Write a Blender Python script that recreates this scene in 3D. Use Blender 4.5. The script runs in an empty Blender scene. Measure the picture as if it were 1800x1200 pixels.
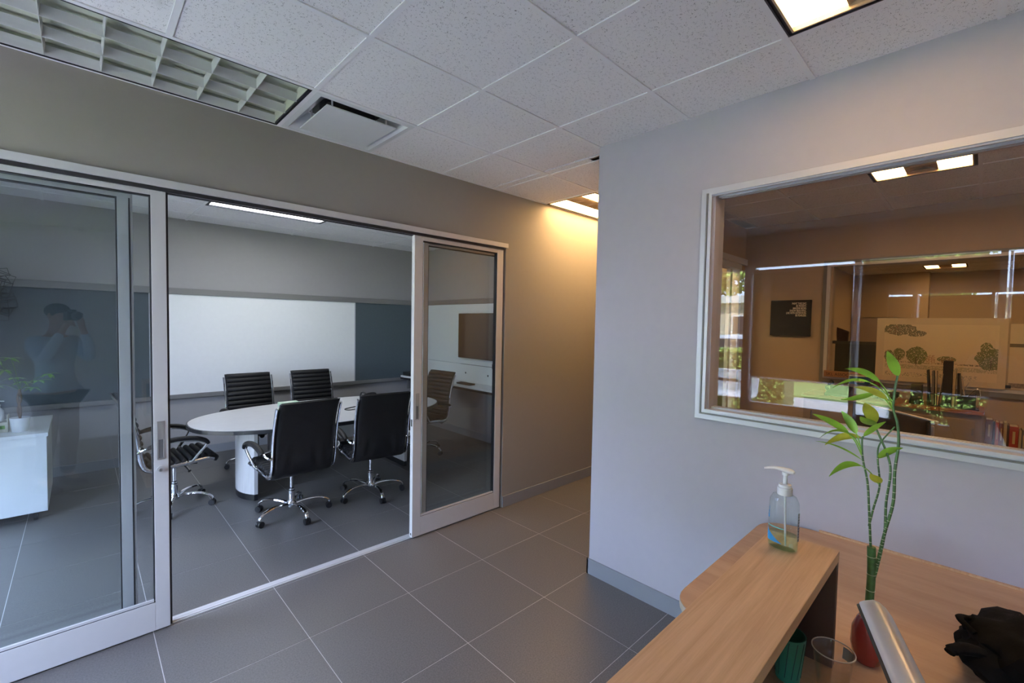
import bpy, bmesh, math, random
from mathutils import Vector, Matrix
random.seed(7)
C = bpy.context.scene.collection
sc = bpy.context.scene
PI = math.pi
# ------------------------------------------------------------------ camera, sky, exposure
H = 1.7214
cam_d = bpy.data.cameras.new('camera'); cam = bpy.data.objects.new('view_camera', cam_d); C.objects.link(cam)
cam_d.sensor_width = 36.0; cam_d.lens = 792.546 / 1800 * 36.0; cam_d.clip_start = 0.02; cam_d.clip_end = 300
_r = Vector((0.722258467, -0.691379269, 0.018368778)); _dn = Vector((-0.013804888, -0.040964931, -0.999065213)); _f = Vector((0.691485453, 0.721329730, -0.039131682))
m = Matrix((( _r.x, -_dn.x, -_f.x, 0), (_r.y, -_dn.y, -_f.y, 0), (_r.z, -_dn.z, -_f.z, H), (0, 0, 0, 1)))
cam.matrix_world = m
sc.camera = cam
w = bpy.data.worlds.new('sky'); sc.world = w; w.use_nodes = True
wn = w.node_tree.nodes; wl = w.node_tree.links
bg = wn['Background']; bg.inputs[1].default_value = 12.0
tc = wn.new('ShaderNodeTexCoord'); sx = wn.new('ShaderNodeSeparateXYZ'); rp = wn.new('ShaderNodeValToRGB')
wl.new(tc.outputs['Generated'], sx.inputs[0]); wl.new(sx.outputs['Z'], rp.inputs[0]); wl.new(rp.outputs[0], bg.inputs[0])
rp.color_ramp.elements[0].color = (0.57, 0.68, 1.0, 1); rp.color_ramp.elements[1].color = (0.50, 0.62, 1.0, 1)
sc.view_settings.view_transform = 'Standard'; sc.view_settings.look = 'None'; sc.view_settings.gamma = 1
sc.view_settings.use_curve_mapping = False; sc.view_settings.exposure = 0.95
cy = sc.cycles
cy.max_bounces = 9; cy.diffuse_bounces = 5; cy.glossy_bounces = 5; cy.transmission_bounces = 8; cy.transparent_max_bounces = 24
cy.sample_clamp_indirect = 6.0; cy.use_denoising = True; cy.caustics_reflective = False; cy.caustics_refractive = False
WARM = (1.0, 0.60, 0.25); COOL = (0.95, 0.98, 1.0)

for _n, _y0, _y1, _z0, _z1 in (('daylight_portal_lobby', -2.4, 3.0, .0, 2.55), ('daylight_portal_conference', 3.2, 6.6, .12, 2.55)):
    _l = bpy.data.lights.new(_n, 'AREA'); _l.shape = 'RECTANGLE'; _l.size = _z1-_z0; _l.size_y = _y1-_y0; _l.cycles.is_portal = True
    _o = bpy.data.objects.new(_n, _l); C.objects.link(_o); _o.location = (-1.30, (_y0+_y1)/2, (_z0+_z1)/2); _o.rotation_euler = (0, -math.pi/2, 0)
_s = bpy.data.lights.new('sun', 'SUN'); _s.energy = 95; _s.color = (1.0, .96, .92); _s.angle = .02
_o = bpy.data.objects.new('sun', _s); C.objects.link(_o); _o.rotation_euler = Vector((.35, -.80, .80)).to_track_quat('Z', 'Y').to_euler()
# ------------------------------------------------------------------ materials
MATS = {}
def mat(name, col, rough=0.5, metal=0.0, var=0.0, vscale=20.0, bump=0.0, bscale=60.0, spec=0.5, emit=None, es=0.0, coat=0.0, stretch=None, trans=0.0, alpha=1.0):
    if name in MATS: return MATS[name]
    m = bpy.data.materials.new(name); m.use_nodes = True; MATS[name] = m
    n = m.node_tree.nodes; l = m.node_tree.links; b = n['Principled BSDF']
    b.inputs['Base Color'].default_value = (*col, 1); b.inputs['Roughness'].default_value = rough; b.inputs['Metallic'].default_value = metal
    b.inputs['Specular IOR Level'].default_value = spec; b.inputs['Coat Weight'].default_value = coat
    b.inputs['Transmission Weight'].default_value = trans; b.inputs['Alpha'].default_value = alpha
    if emit: b.inputs['Emission Color'].default_value = (*emit, 1); b.inputs['Emission Strength'].default_value = es
    tc = n.new('ShaderNodeTexCoord'); mp = n.new('ShaderNodeMapping'); l.new(tc.outputs['Object'], mp.inputs[0])
    if stretch: mp.inputs['Scale'].default_value = stretch
    no = n.new('ShaderNodeTexNoise'); no.inputs['Scale'].default_value = vscale; no.inputs['Detail'].default_value = 5; l.new(mp.outputs[0], no.inputs[0])
    mx = n.new('ShaderNodeMix'); mx.data_type = 'RGBA'; v = max(var, 0.012)
    mx.inputs[6].default_value = (*[c * (1 - v) for c in col], 1); mx.inputs[7].default_value = (*[min(1, c * (1 + v)) for c in col], 1)
    rr = n.new('ShaderNodeMapRange'); rr.inputs[1].default_value = .3; rr.inputs[2].default_value = .7
    l.new(no.outputs[0], rr.inputs[0]); l.new(rr.outputs[0], mx.inputs[0]); l.new(mx.outputs[2], b.inputs['Base Color'])
    if bump:
        nb = n.new('ShaderNodeTexNoise'); nb.inputs['Scale'].default_value = bscale; nb.inputs['Detail'].default_value = 3; l.new(mp.outputs[0], nb.inputs[0])
        bu = n.new('ShaderNodeBump'); bu.inputs['Strength'].default_value = bump; bu.inputs['Distance'].default_value = 0.01
        l.new(nb.outputs[0], bu.inputs['Height']); l.new(bu.outputs[0], b.inputs['Normal'])
    return m
def glass(name, tint=(0.93, 0.97, 0.96), ior=1.5):
    if name in MATS: return MATS[name]
    m = bpy.data.materials.new(name); m.use_nodes = True; MATS[name] = m
    n = m.node_tree.nodes; l = m.node_tree.links; n.remove(n['Principled BSDF'])
    t = n.new('ShaderNodeBsdfTransparent'); t.inputs[0].default_value = (*tint, 1)
    g = n.new('ShaderNodeBsdfGlossy'); g.inputs['Roughness'].default_value = 0.0; g.inputs['Color'].default_value = (0.95, 0.98, 1, 1)
    lw = n.new('ShaderNodeLayerWeight'); lw.inputs[0].default_value = .5; f0 = ((ior-1)/(ior+1))**2
    pw = n.new('ShaderNodeMath'); pw.operation = 'POWER'; pw.inputs[1].default_value = 5; l.new(lw.outputs['Facing'], pw.inputs[0])
    f = n.new('ShaderNodeMath'); f.operation = 'MULTIPLY_ADD'; f.inputs[1].default_value = 1-f0; f.inputs[2].default_value = f0; l.new(pw.outputs[0], f.inputs[0])
    mx = n.new('ShaderNodeMixShader'); l.new(f.outputs[0], mx.inputs[0]); l.new(t.outputs[0], mx.inputs[1]); l.new(g.outputs[0], mx.inputs[2])
    l.new(mx.outputs[0], n['Material Output'].inputs[0]); return m
def shade_mat(name, col, through):
    m = bpy.data.materials.new(name); m.use_nodes = True; n = m.node_tree.nodes; l = m.node_tree.links; b = n['Principled BSDF']
    b.inputs['Base Color'].default_value = (*col, 1); b.inputs['Roughness'].default_value = .9
    t = n.new('ShaderNodeBsdfTransparent'); t.inputs[0].default_value = (1, .97, .92, 1)
    mx = n.new('ShaderNodeMixShader'); mx.inputs[0].default_value = through
    l.new(b.outputs[0], mx.inputs[1]); l.new(t.outputs[0], mx.inputs[2]); l.new(mx.outputs[0], n['Material Output'].inputs[0]); return m
def speck_mat(name, base, dark, scale=150.0, thr=0.17):
    m = bpy.data.materials.new(name); m.use_nodes = True; n = m.node_tree.nodes; l = m.node_tree.links; b = n['Principled BSDF']
    b.inputs['Roughness'].default_value = .95; b.inputs['Specular IOR Level'].default_value = .1
    tc = n.new('ShaderNodeTexCoord'); ge = n.new('ShaderNodeNewGeometry')
    no = n.new('ShaderNodeTexNoise'); no.inputs['Scale'].default_value = scale * .55; no.inputs['Detail'].default_value = 2
    vo = n.new('ShaderNodeTexVoronoi'); vo.inputs['Scale'].default_value = scale
    l.new(ge.outputs['Position'], no.inputs[0])
    ad = n.new('ShaderNodeVectorMath'); ad.operation = 'ADD'; sc_ = n.new('ShaderNodeVectorMath'); sc_.operation = 'SCALE'; sc_.inputs[3].default_value = .012
    l.new(no.outputs[1], sc_.inputs[0]); l.new(ge.outputs['Position'], ad.inputs[0]); l.new(sc_.outputs[0], ad.inputs[1]); l.new(ad.outputs[0], vo.inputs[0])
    wn_ = n.new('ShaderNodeTexNoise'); wn_.inputs['Scale'].default_value = scale * .3; l.new(ge.outputs['Position'], wn_.inputs[0])
    mr0 = n.new('ShaderNodeMapRange'); mr0.inputs[1].default_value = .4; mr0.inputs[2].default_value = .62; mr0.inputs[3].default_value = 0; mr0.inputs[4].default_value = thr * 2
    l.new(wn_.outputs[0], mr0.inputs[0])
    lt = n.new('ShaderNodeMath'); lt.operation = 'LESS_THAN'; l.new(vo.outputs['Distance'], lt.inputs[0]); l.new(mr0.outputs[0], lt.inputs[1])
    mx = n.new('ShaderNodeMix'); mx.data_type = 'RGBA'; mx.inputs[6].default_value = (*base, 1); mx.inputs[7].default_value = (*dark, 1)
    l.new(lt.outputs[0], mx.inputs[0]); l.new(mx.outputs[2], b.inputs['Base Color']); MATS[name] = m; return m
def wood_mat(name, c1, c2, stretch, rough=.45):
    m = bpy.data.materials.new(name); m.use_nodes = True; n = m.node_tree.nodes; l = m.node_tree.links; b = n['Principled BSDF']
    b.inputs['Roughness'].default_value = rough; b.inputs['Specular IOR Level'].default_value = .35
    ge = n.new('ShaderNodeNewGeometry'); mp = n.new('ShaderNodeMapping'); mp.inputs['Scale'].default_value = stretch
    l.new(ge.outputs['Position'], mp.inputs[0])
    a = n.new('ShaderNodeTexNoise'); a.inputs['Scale'].default_value = 1; a.inputs['Detail'].default_value = 8; a.inputs['Roughness'].default_value = .68; a.inputs['Distortion'].default_value = .4
    l.new(mp.outputs[0], a.inputs[0])
    r = n.new('ShaderNodeMapRange'); r.inputs[1].default_value = .32; r.inputs[2].default_value = .68; l.new(a.outputs[0], r.inputs[0])
    mx = n.new('ShaderNodeMix'); mx.data_type = 'RGBA'; mx.inputs[6].default_value = (*c1, 1); mx.inputs[7].default_value = (*c2, 1)
    l.new(r.outputs[0], mx.inputs[0]); l.new(mx.outputs[2], b.inputs['Base Color']); MATS[name] = m; return m

M_wallw = mat('paint_white', (0.62, 0.61, 0.61), .75, var=.01, bump=.06, bscale=300)
M_lilac = mat('paint_pale_lilac', (0.455, 0.435, 0.475), .75, var=.01, bump=.06, bscale=300)
M_taupe = mat('paint_taupe', (0.285, 0.265, 0.24), .8, var=.01, bump=.06, bscale=300)
M_conf = mat('paint_greige', (0.33, 0.318, 0.316), .8, var=.01, bump=.06, bscale=300)
M_off = mat('paint_office_beige', (0.43, 0.325, 0.23), .8, var=.01)
M_tile = mat('floor_porcelain', (0.125, 0.118, 0.112), .42, var=.24, vscale=130, bump=.04, bscale=160, spec=.5)
M_tile.node_tree.nodes['Noise Texture'].inputs['Detail'].default_value = 10
M_grout = mat('grout', (0.55, 0.53, 0.52), .9)
M_ct = speck_mat('mineral_tile', (0.84, 0.82, 0.82), (0.17, 0.16, 0.15), 230.0, .16)
M_tee = mat('white_tee', (0.82, 0.81, 0.82), .45)
M_alu = mat('anodised_aluminium', (0.60, 0.59, 0.59), .42, .2)
M_aluw = mat('window_frame_aluminium', (0.56, 0.565, 0.61), .42, .25)
M_base = mat('baseboard_aluminium', (0.30, 0.315, 0.34), .45, .3)
M_gask = mat('black_gasket', (0.012, 0.012, 0.016), .6)
M_glass = glass('clear_glass', (0.955, 0.975, 0.965))
M_glassw = glass('window_glass', (0.97, 0.98, 0.975), 1.40)
M_glass2 = glass('door_glass', (0.90, 0.925, 0.93))
M_blk = mat('black_plastic', (0.012, 0.012, 0.013), .45)
M_lea = mat('black_leather', (0.010, 0.010, 0.011), .42, bump=.35, bscale=9, spec=.5)
M_lear = mat('black_leather_ribbed', (0.010, 0.0095, 0.0095), .55, bump=.15, bscale=60, spec=.3)
M_chr = mat('chrome', (0.82, 0.83, 0.86), .07, 1.0)
M_lam = mat('pale_laminate', (0.56, 0.55, 0.55), .35, var=.05, vscale=6, stretch=(1, 8, 1))
M_wb = mat('whiteboard_enamel', (0.80, 0.81, 0.80), .3)
M_tack = mat('blue_grey_felt', (0.072, 0.095, 0.108), .95, var=.08, vscale=120)
M_rail = mat('grey_rail', (0.20, 0.195, 0.19), .5, .1)
M_wht = mat('white_lacquer', (0.70, 0.72, 0.72), .3)
M_oak = wood_mat('oak_laminate', (0.52, 0.315, 0.175), (0.70, 0.46, 0.275), (2.2, 55, 30))
M_oak2 = wood_mat('oak_laminate_cross', (0.47, 0.28, 0.165), (0.60, 0.385, 0.235), (14, 2.2, 14))
M_darkwood = mat('brown_underside', (0.10, 0.055, 0.03), .6)
M_cherry = wood_mat('cherry_wood', (0.25, 0.09, 0.03), (0.42, 0.17, 0.06), (4, 2, 40), .35)
M_blkframe = mat('dark_troffer_trim', (0.01, 0.01, 0.02), .5)
M_scr = mat('dark_glass_screen', (0.012, 0.008, 0.006), .08, spec=.6)
M_leaf = mat('bamboo_leaf', (0.19, 0.36, 0.03), .45, var=.35, vscale=14)
M_leafy = mat('bamboo_leaf_yellowing', (0.42, 0.42, 0.04), .45, var=.3, vscale=12)
M_stem = mat('bamboo_stem', (0.055, 0.13, 0.03), .45, var=.35, vscale=45)
M_node = mat('bamboo_node', (0.62, 0.60, 0.42), .6)
M_red = mat('red_glaze', (0.22, 0.022, 0.015), .25, coat=.5)
M_bag = mat('black_nylon', (0.004, 0.004, 0.004), .8, bump=.3, bscale=30, spec=.12)

# ------------------------------------------------------------------ mesh helpers
class MB:
    def __init__(s): s.v = []; s.f = []
    def box(s, x0, x1, y0, y1, z0, z1):
        b = len(s.v)
        s.v += [(x0,y0,z0),(x1,y0,z0),(x1,y1,z0),(x0,y1,z0),(x0,y0,z1),(x1,y0,z1),(x1,y1,z1),(x0,y1,z1)]
        s.f += [tuple(b+i for i in q) for q in ((3,2,1,0),(4,5,6,7),(0,1,5,4),(1,2,6,5),(2,3,7,6),(3,0,4,7))]; return s
    def tube(s, pts, r, seg=10, cap=True, flat=1.0, up=None):
        pts = [Vector(p) for p in pts]; n = len(pts); b = len(s.v)
        rs = r if isinstance(r, (list, tuple)) else [r] * n
        prev = None
        for i, p in enumerate(pts):
            t = (pts[min(i+1, n-1)] - pts[max(i-1, 0)]).normalized()
            if prev is None:
                a = Vector(up) if up else (Vector((0,0,1)) if abs(t.z) < .9 else Vector((1,0,0)))
            else: a = prev
            u = (a - t * a.dot(t)).normalized(); v = t.cross(u); prev = u
            for k in range(seg):
                an = 2*PI*k/seg; s.v.append(tuple(p + u*math.cos(an)*rs[i]*flat + v*math.sin(an)*rs[i]))
        for i in range(n-1):
            for k in range(seg):
                k2 = (k+1) % seg; s.f.append((b+i*seg+k, b+i*seg+k2, b+(i+1)*seg+k2, b+(i+1)*seg+k))
        if cap:
            s.f.append(tuple(b+k for k in reversed(range(seg)))); s.f.append(tuple(b+(n-1)*seg+k for k in range(seg)))
        return s
    def lathe(s, prof, cx=0, cy=0, cz=0, seg=24, sx=1.0, sy=1.0):
        b = len(s.v); n = len(prof)
        for r, z in prof:
            for k in range(seg):
                a = 2*PI*k/seg; s.v.append((cx + r*sx*math.cos(a), cy + r*sy*math.sin(a), cz + z))
        for i in range(n-1):
            for k in range(seg):
                k2 = (k+1) % seg; s.f.append((b+i*seg+k, b+i*seg+k2, b+(i+1)*seg+k2, b+(i+1)*seg+k))
        if prof[0][0] > 1e-4: s.f.append(tuple(b+k for k in reversed(range(seg))))
        if prof[-1][0] > 1e-4: s.f.append(tuple(b+(n-1)*seg+k for k in range(seg)))
        return s
    def prism(s, poly, z0, z1):
        b = len(s.v); n = len(poly)
        s.v += [(x,y,z0) for x,y in poly] + [(x,y,z1) for x,y in poly]
        s.f += [tuple(b+i for i in reversed(range(n))), tuple(b+n+i for i in range(n))]
        s.f += [(b+i, b+(i+1)%n, b+n+(i+1)%n, b+n+i) for i in range(n)]; return s
    def grid(s, rows):
        b = len(s.v); nr = len(rows); nc = len(rows[0])
        for r in rows: s.v += [tuple(p) for p in r]
        for i in range(nr-1):
            for j in range(nc-1): s.f.append((b+i*nc+j, b+i*nc+j+1, b+(i+1)*nc+j+1, b+(i+1)*nc+j))
        return s
    def ico(s, c, r, sub=2, sq=(1,1,1), jit=0):
        bm = bmesh.new(); bmesh.ops.create_icosphere(bm, subdivisions=sub, radius=1)
        b = len(s.v)
        for v in bm.verts:
            k = 1 + random.uniform(-jit, jit); s.v.append((c[0]+v.co.x*r*sq[0]*k, c[1]+v.co.y*r*sq[1]*k, c[2]+v.co.z*r*sq[2]*k))
        for f in bm.faces: s.f.append(tuple(b+v.index for v in f.verts))
        bm.free(); return s
def base(p):
    o = Vector((0,0,0))
    while p is not None: o += p.location; p = p.parent
    return o
def obj(name, mb, m, parent=None, smooth=False, bevel=0, origin=None, kind=None, label=None, cat=None, group=None, local=False):
    """one mesh object; vertices given in world coordinates (local=True: in the parent's)"""
    me = bpy.data.meshes.new(name)
    off = Vector(origin) if origin is not None else Vector((0,0,0))
    if parent is not None and not local: tot = base(parent) + off
    elif parent is None: tot = off
    else: tot = off
    me.from_pydata([(x-tot.x, y-tot.y, z-tot.z) for x,y,z in mb.v], [], mb.f); me.update()
    me.materials.append(m)
    bm = bmesh.new(); bm.from_mesh(me); bmesh.ops.remove_doubles(bm, verts=bm.verts, dist=1e-6)
    bmesh.ops.recalc_face_normals(bm, faces=bm.faces); bm.to_mesh(me); bm.free()
    if smooth:
        for p in me.polygons: p.use_smooth = True
        try: me.set_sharp_from_angle(angle=math.radians(40))
        except Exception: pass
    o = bpy.data.objects.new(name, me); C.objects.link(o); o.location = off
    if parent is not None: o.parent = parent
    if bevel:
        b = o.modifiers.new('bevel', 'BEVEL'); b.width = bevel; b.segments = 2; b.limit_method = 'ANGLE'
    if kind: o['kind'] = kind
    if label: o['label'] = label
    if cat: o['category'] = cat
    if group: o['group'] = group
    return o
def thing(name, label, cat, loc=(0,0,0), rotz=0, group=None):
    o = bpy.data.objects.new(name, None); C.objects.link(o); o.location = loc; o.rotation_euler = (0,0,rotz); o.empty_display_size = .1
    o['label'] = label; o['category'] = cat
    if group: o['group'] = group
    return o
def B(*a): return MB().box(*a)
def struct(name, mb, m, parent=None, **k):
    return obj(name, mb, m, parent, kind=('structure' if parent is None else None), **k)
def dup(root, loc, rotz, label, group=None):
    def cp(o, par):
        c = o.copy(); C.objects.link(c); c.parent = par
        for ch in o.children: cp(ch, c)
        return c
    r = cp(root, None); r.location = loc; r.rotation_euler = (0,0,rotz); r['label'] = label
    if group: r['group'] = group
    return r
def text(name, s, size, m, parent, loc, rot, align='LEFT', ext=.001, bold=0.0, sx=1.0):
    cu = bpy.data.curves.new(name, 'FONT'); cu.body = s; cu.size = size; cu.extrude = ext; cu.align_x = align; cu.offset = bold
    t = bpy.data.objects.new('tmp', cu); C.objects.link(t); bpy.context.view_layer.update()
    me = bpy.data.meshes.new_from_object(t); bpy.data.objects.remove(t)
    me.materials.clear(); me.materials.append(m)
    o = bpy.data.objects.new(name, me); C.objects.link(o); o.parent = parent
    o.location = Vector(loc) - base(parent); o.rotation_euler = rot; o.scale = (sx, 1, 1)
    return o
def smoothpath(pts, n=6):
    out = []; P = [Vector(p) for p in pts]
    for i in range(len(P)-1):
        p0 = P[max(i-1,0)]; p1 = P[i]; p2 = P[i+1]; p3 = P[min(i+2,len(P)-1)]
        for k in range(n):
            t = k/n; out.append(.5*((2*p1)+(-p0+p2)*t+(2*p0-5*p1+4*p2-p3)*t*t+(-p0+3*p1-3*p2+p3)*t**3))
    out.append(P[-1]); return out

# ------------------------------------------------------------------ SETTING
ZC = 2.91; Yp = 3.055; Yc = 1.83; Xw = 2.536; Xs = -1.15; Yb = 6.786; Xt = 4.25; G = .6096
# floor: slab with grout colour, tiles as separate pieces
fl = struct('floor', MB().box(Xs-.1, 8.1, -2.6, 6.9, -.12, -.0012), M_grout)
tme = None
def floor_tile(x, y, wx=G, wy=G):
    global tme
    if tme is None:
        mb = B(.002, G-.002, .002, G-.002, -.01, 0.0); o = obj('tile', mb, M_tile, fl, local=True); tme = o.data; C.objects.unlink(o); bpy.data.objects.remove(o)
    o = bpy.data.objects.new('tile', tme); C.objects.link(o); o.parent = fl; o.location = (x, y, 0); o.scale = (wx/G, wy/G, 1)
fx0, fy0 = .8767, 2.4595
for i in range(-5, 13):
    for j in range(-8, 8):
        x = fx0 + i*G; y = fy0 + j*G
        if x > Xt+.1 and y > Yp: continue
        if x > Xw and y < Yc-.3: continue
        if y > Yb or x < Xs-.7: continue
        floor_tile(x, y)
# ceilings
tme2 = {}
def ceiling(name, x0, x1, y0, y1, gx, gy, tx, ty, skip=()):
    c = struct(name, B(x0-.03, x1+.03, y0-.03, y1+.03, ZC+.12, ZC+.16), M_tee)
    xs = []; k = math.floor((x0-gx)/tx)
    while gx+k*tx < x1: xs.append(gx+k*tx); k += 1
    ys = []; k = math.floor((y0-gy)/ty)
    while gy+k*ty < y1: ys.append(gy+k*ty); k += 1
    for x in xs:
        for y in ys:
            a0, a1, b0, b1 = max(x, x0), min(x+tx, x1), max(y, y0), min(y+ty, y1)
            if a1-a0 < .03 or b1-b0 < .03: continue
            if any(a0 < s[1]-.05 and a1 > s[0]+.05 and b0 < s[3]-.05 and b1 > s[2]+.05 for s in skip): continue
            key = (round(a1-a0,3), round(b1-b0,3))
            if key not in tme2:
                e = .011; o = obj('ceiling_tile', B(e, key[0]-e, e, key[1]-e, 0, .015), M_ct, c, local=True); tme2[key] = o.data
                C.objects.unlink(o); bpy.data.objects.remove(o)
            o = bpy.data.objects.new('ceiling_tile', tme2[key]); C.objects.link(o); o.parent = c; o.location = (a0, b0, ZC+.005)
    def cuts(p0, p1, c_, horizontal):
        segs = [(p0, p1)]
        for s in skip:
            lo, hi, a, b = (s[0], s[1], s[2], s[3]) if horizontal else (s[2], s[3], s[0], s[1])
            if a+.05 < c_ < b-.05:
                segs = [q for u, v in segs for q in ((u, min(v, lo)), (max(u, hi), v)) if q[1]-q[0] > .02]
        return segs
    for x in xs:
        if x > x0+.02:
            for u, v in cuts(y0, y1, x, False): obj('grid_bar', B(x-.012, x+.012, u, v, ZC, ZC+.03), M_tee, c, local=True)
    for y in ys:
        if y > y0+.02:
            for u, v in cuts(x0, x1, y, True): obj('grid_bar', B(u, v, y-.0115, y+.0115, ZC-.0006, ZC+.03), M_tee, c, local=True)
    return c
gx0, gy0 = .898, 3.048
LOUV = (gx0-2*G, gx0, gy0-G, gy0); VENT = (gx0, gx0+G, gy0-G, gy0); LOB = (gx0+G, gx0+2*G, gy0-5*G, gy0-4*G)
COR = (gx0+4*G, gx0+6*G, gy0-G, gy0); COR2 = (gx0+11*G-.3, gx0+12*G-.3, 2.42, 3.03)
CONF = (.955, 2.174, 5.12, 5.73)
OFF_FILL = (4.03, 4.64, -1.77, -1.16); NXT_FILL_NEAR = (8.66, 9.27, .22, .83); NXT_FILL_END = (11.1, 11.71, -1.61, -1.0); OFF = (4.03, 4.64, .06, .67); NXT = (11.1, 11.71, .22, .83)
ceiling('ceiling', Xs, Xw+.1, -2.5, Yp, gx0, gy0, G, G, (LOUV, VENT, LOB))
ceiling('ceiling', Xw+.1, 8.0, Yc, Yp, gx0, gy0, G, G, (COR, COR2))
ceiling('ceiling', Xs, Xt, Yp+.12, Yb, -.264, 5.12, 2*G, G, (CONF,))
ceiling('ceiling', Xw+.12, 5.82, -2.5, 2.02, 4.03-5*G, .06, G, G, (OFF, OFF_FILL))
ceiling('ceiling', 5.92, 12.6, -2.5, 2.02, 11.1-8*G, .22-4*G, G, G, (NXT, NXT_FILL_NEAR, NXT_FILL_END))
# walls
wp = struct('wall_front', MB().box(Xs, 2.83, Yp, 3.11, 2.45, ZC+.1).box(Xs, 2.83, 3.11, Yp+.12, 2.485, ZC+.1).box(2.83, 8.0, Yp, Yp+.12, 0, ZC+.1), M_taupe)
wr = struct('wall_right', MB().box(Xw, Xw+.12, 1.045, Yc, 0, ZC+.1).box(Xw, Xw+.12, -2.5, -1.25, 0, ZC+.1).box(Xw, Xw+.12, -1.25, 1.045, 0, 1.255).box(Xw, Xw+.12, -1.25, 1.045, 2.462, ZC+.1), M_lilac)
struct('wall_corridor', MB().box(Xw+.12, 4.05, Yc-.1, Yc, 0, ZC+.1).box(3.95, 4.05, Yc, 2.10, 0, ZC+.1).box(4.05, 4.30, 2.02, 2.10, 0, ZC+.1)
       .box(5.64, 8.0, 2.02, 2.10, 0, ZC+.1).box(4.30, 5.64, 2.02, 2.10, 2.47, ZC+.1), M_off)
struct('wall_corridor_end', B(8.0, 8.1, 2.02, Yp+.12, 0, ZC+.1), M_off)
struct('wall_back', B(Xs, Xt+.1, Yb, Yb+.1, 0, ZC+.1), M_conf)
struct('wall_screen_side', B(Xt, Xt+.1, Yp+.12, Yb, 0, ZC+.1), M_conf)
struct('wall_behind', B(Xs, 12.6, -2.6, -2.5, 0, ZC+.1), M_wallw)
struct('wall_office_rear', MB().box(5.82, 5.92, 1.13, 2.02, 0, ZC+.1).box(5.82, 5.92, -2.5, 1.13, 0, 1.24).box(5.82, 5.92, -2.5, 1.13, 2.44, ZC+.1), M_off)
struct('wall_far', MB().box(12.6, 12.7, -2.5, .78, 0, ZC+.1).box(12.25, 12.7, .78, 2.10, 0, ZC+.1), M_off)
struct('wall_far_side', B(8.0, 12.25, 2.02, 2.10, 0, ZC+.1), M_off)
struct('floor', MB().box(Xw+.12, 12.6, -2.5, 1.73, -.08, 0.001).box(4.05, 12.6, 1.73, 2.02, -.08, 0.001), mat('carpet_brown', (.10,.075,.055), .95, var=.2, vscale=200))
# baseboards
struct('baseboard_front', B(2.835, 8.0, Yp-.012, Yp, 0, .105), M_base, bevel=.002)
struct('baseboard_right', MB().box(Xw-.012, Xw, .9, Yc+.012, 0, .105).box(Xw-.012, 4.0, Yc, Yc+.012, 0, .105), M_base)
struct('baseboard_back', B(Xs, Xt, Yb-.012, Yb, 0, .105), M_base)
struct('baseboard_screen_side', B(Xt-.012, Xt, Yp+.13, Yb-.012, 0, .105), M_base)

# interior window in the right wall
def ring(mb, x0, x1, y0, y1, z0, z1, t):
    mb.box(x0, x1, y0, y1, z1-t, z1).box(x0, x1, y0, y1, z0, z0+t).box(x0, x1, y0, y0+t, z0+t, z1-t).box(x0, x1, y1-t, y1, z0+t, z1-t); return mb
w1 = struct('window_1', ring(MB(), Xw-.014, Xw+.001, -1.32, 1.118, 1.208, 2.488, .046), M_aluw, bevel=.0015)
obj('frame_bead', ring(MB(), Xw-.0195, Xw-.0135, -1.292, 1.090, 1.236, 2.461, .008), M_rail, w1)
obj('window_frame', ring(MB(), Xw-.022, Xw+.118, -1.28, 1.075, 1.250, 2.466, .016), M_aluw, w1)
obj('window_stop', ring(MB(), Xw+.035, Xw+.055, -1.264, 1.059, 1.266, 2.450, .010), M_aluw, w1)
obj('window_stop', ring(MB(), Xw+.065, Xw+.085, -1.264, 1.059, 1.266, 2.450, .010), M_aluw, w1)
obj('window_pane', B(Xw+.057, Xw+.063, -1.260, 1.055, 1.270, 2.446), M_glassw, w1)
# office rear window
w2 = struct('window_2', ring(MB(), 5.80, 5.94, -2.0, 1.215, 1.165, 2.455, .035), M_rail)
obj('window_frame', ring(MB(), 5.79, 5.95, -1.965, 1.18, 1.20, 2.42, .03), M_alu, w2)
obj('window_pane', B(5.867, 5.873, -1.94, 1.155, 1.225, 2.395), M_glass, w2)
struct('trim_3', B(5.795, 5.82, -2.5, -.0, 1.155, 1.20), M_rail)

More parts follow.
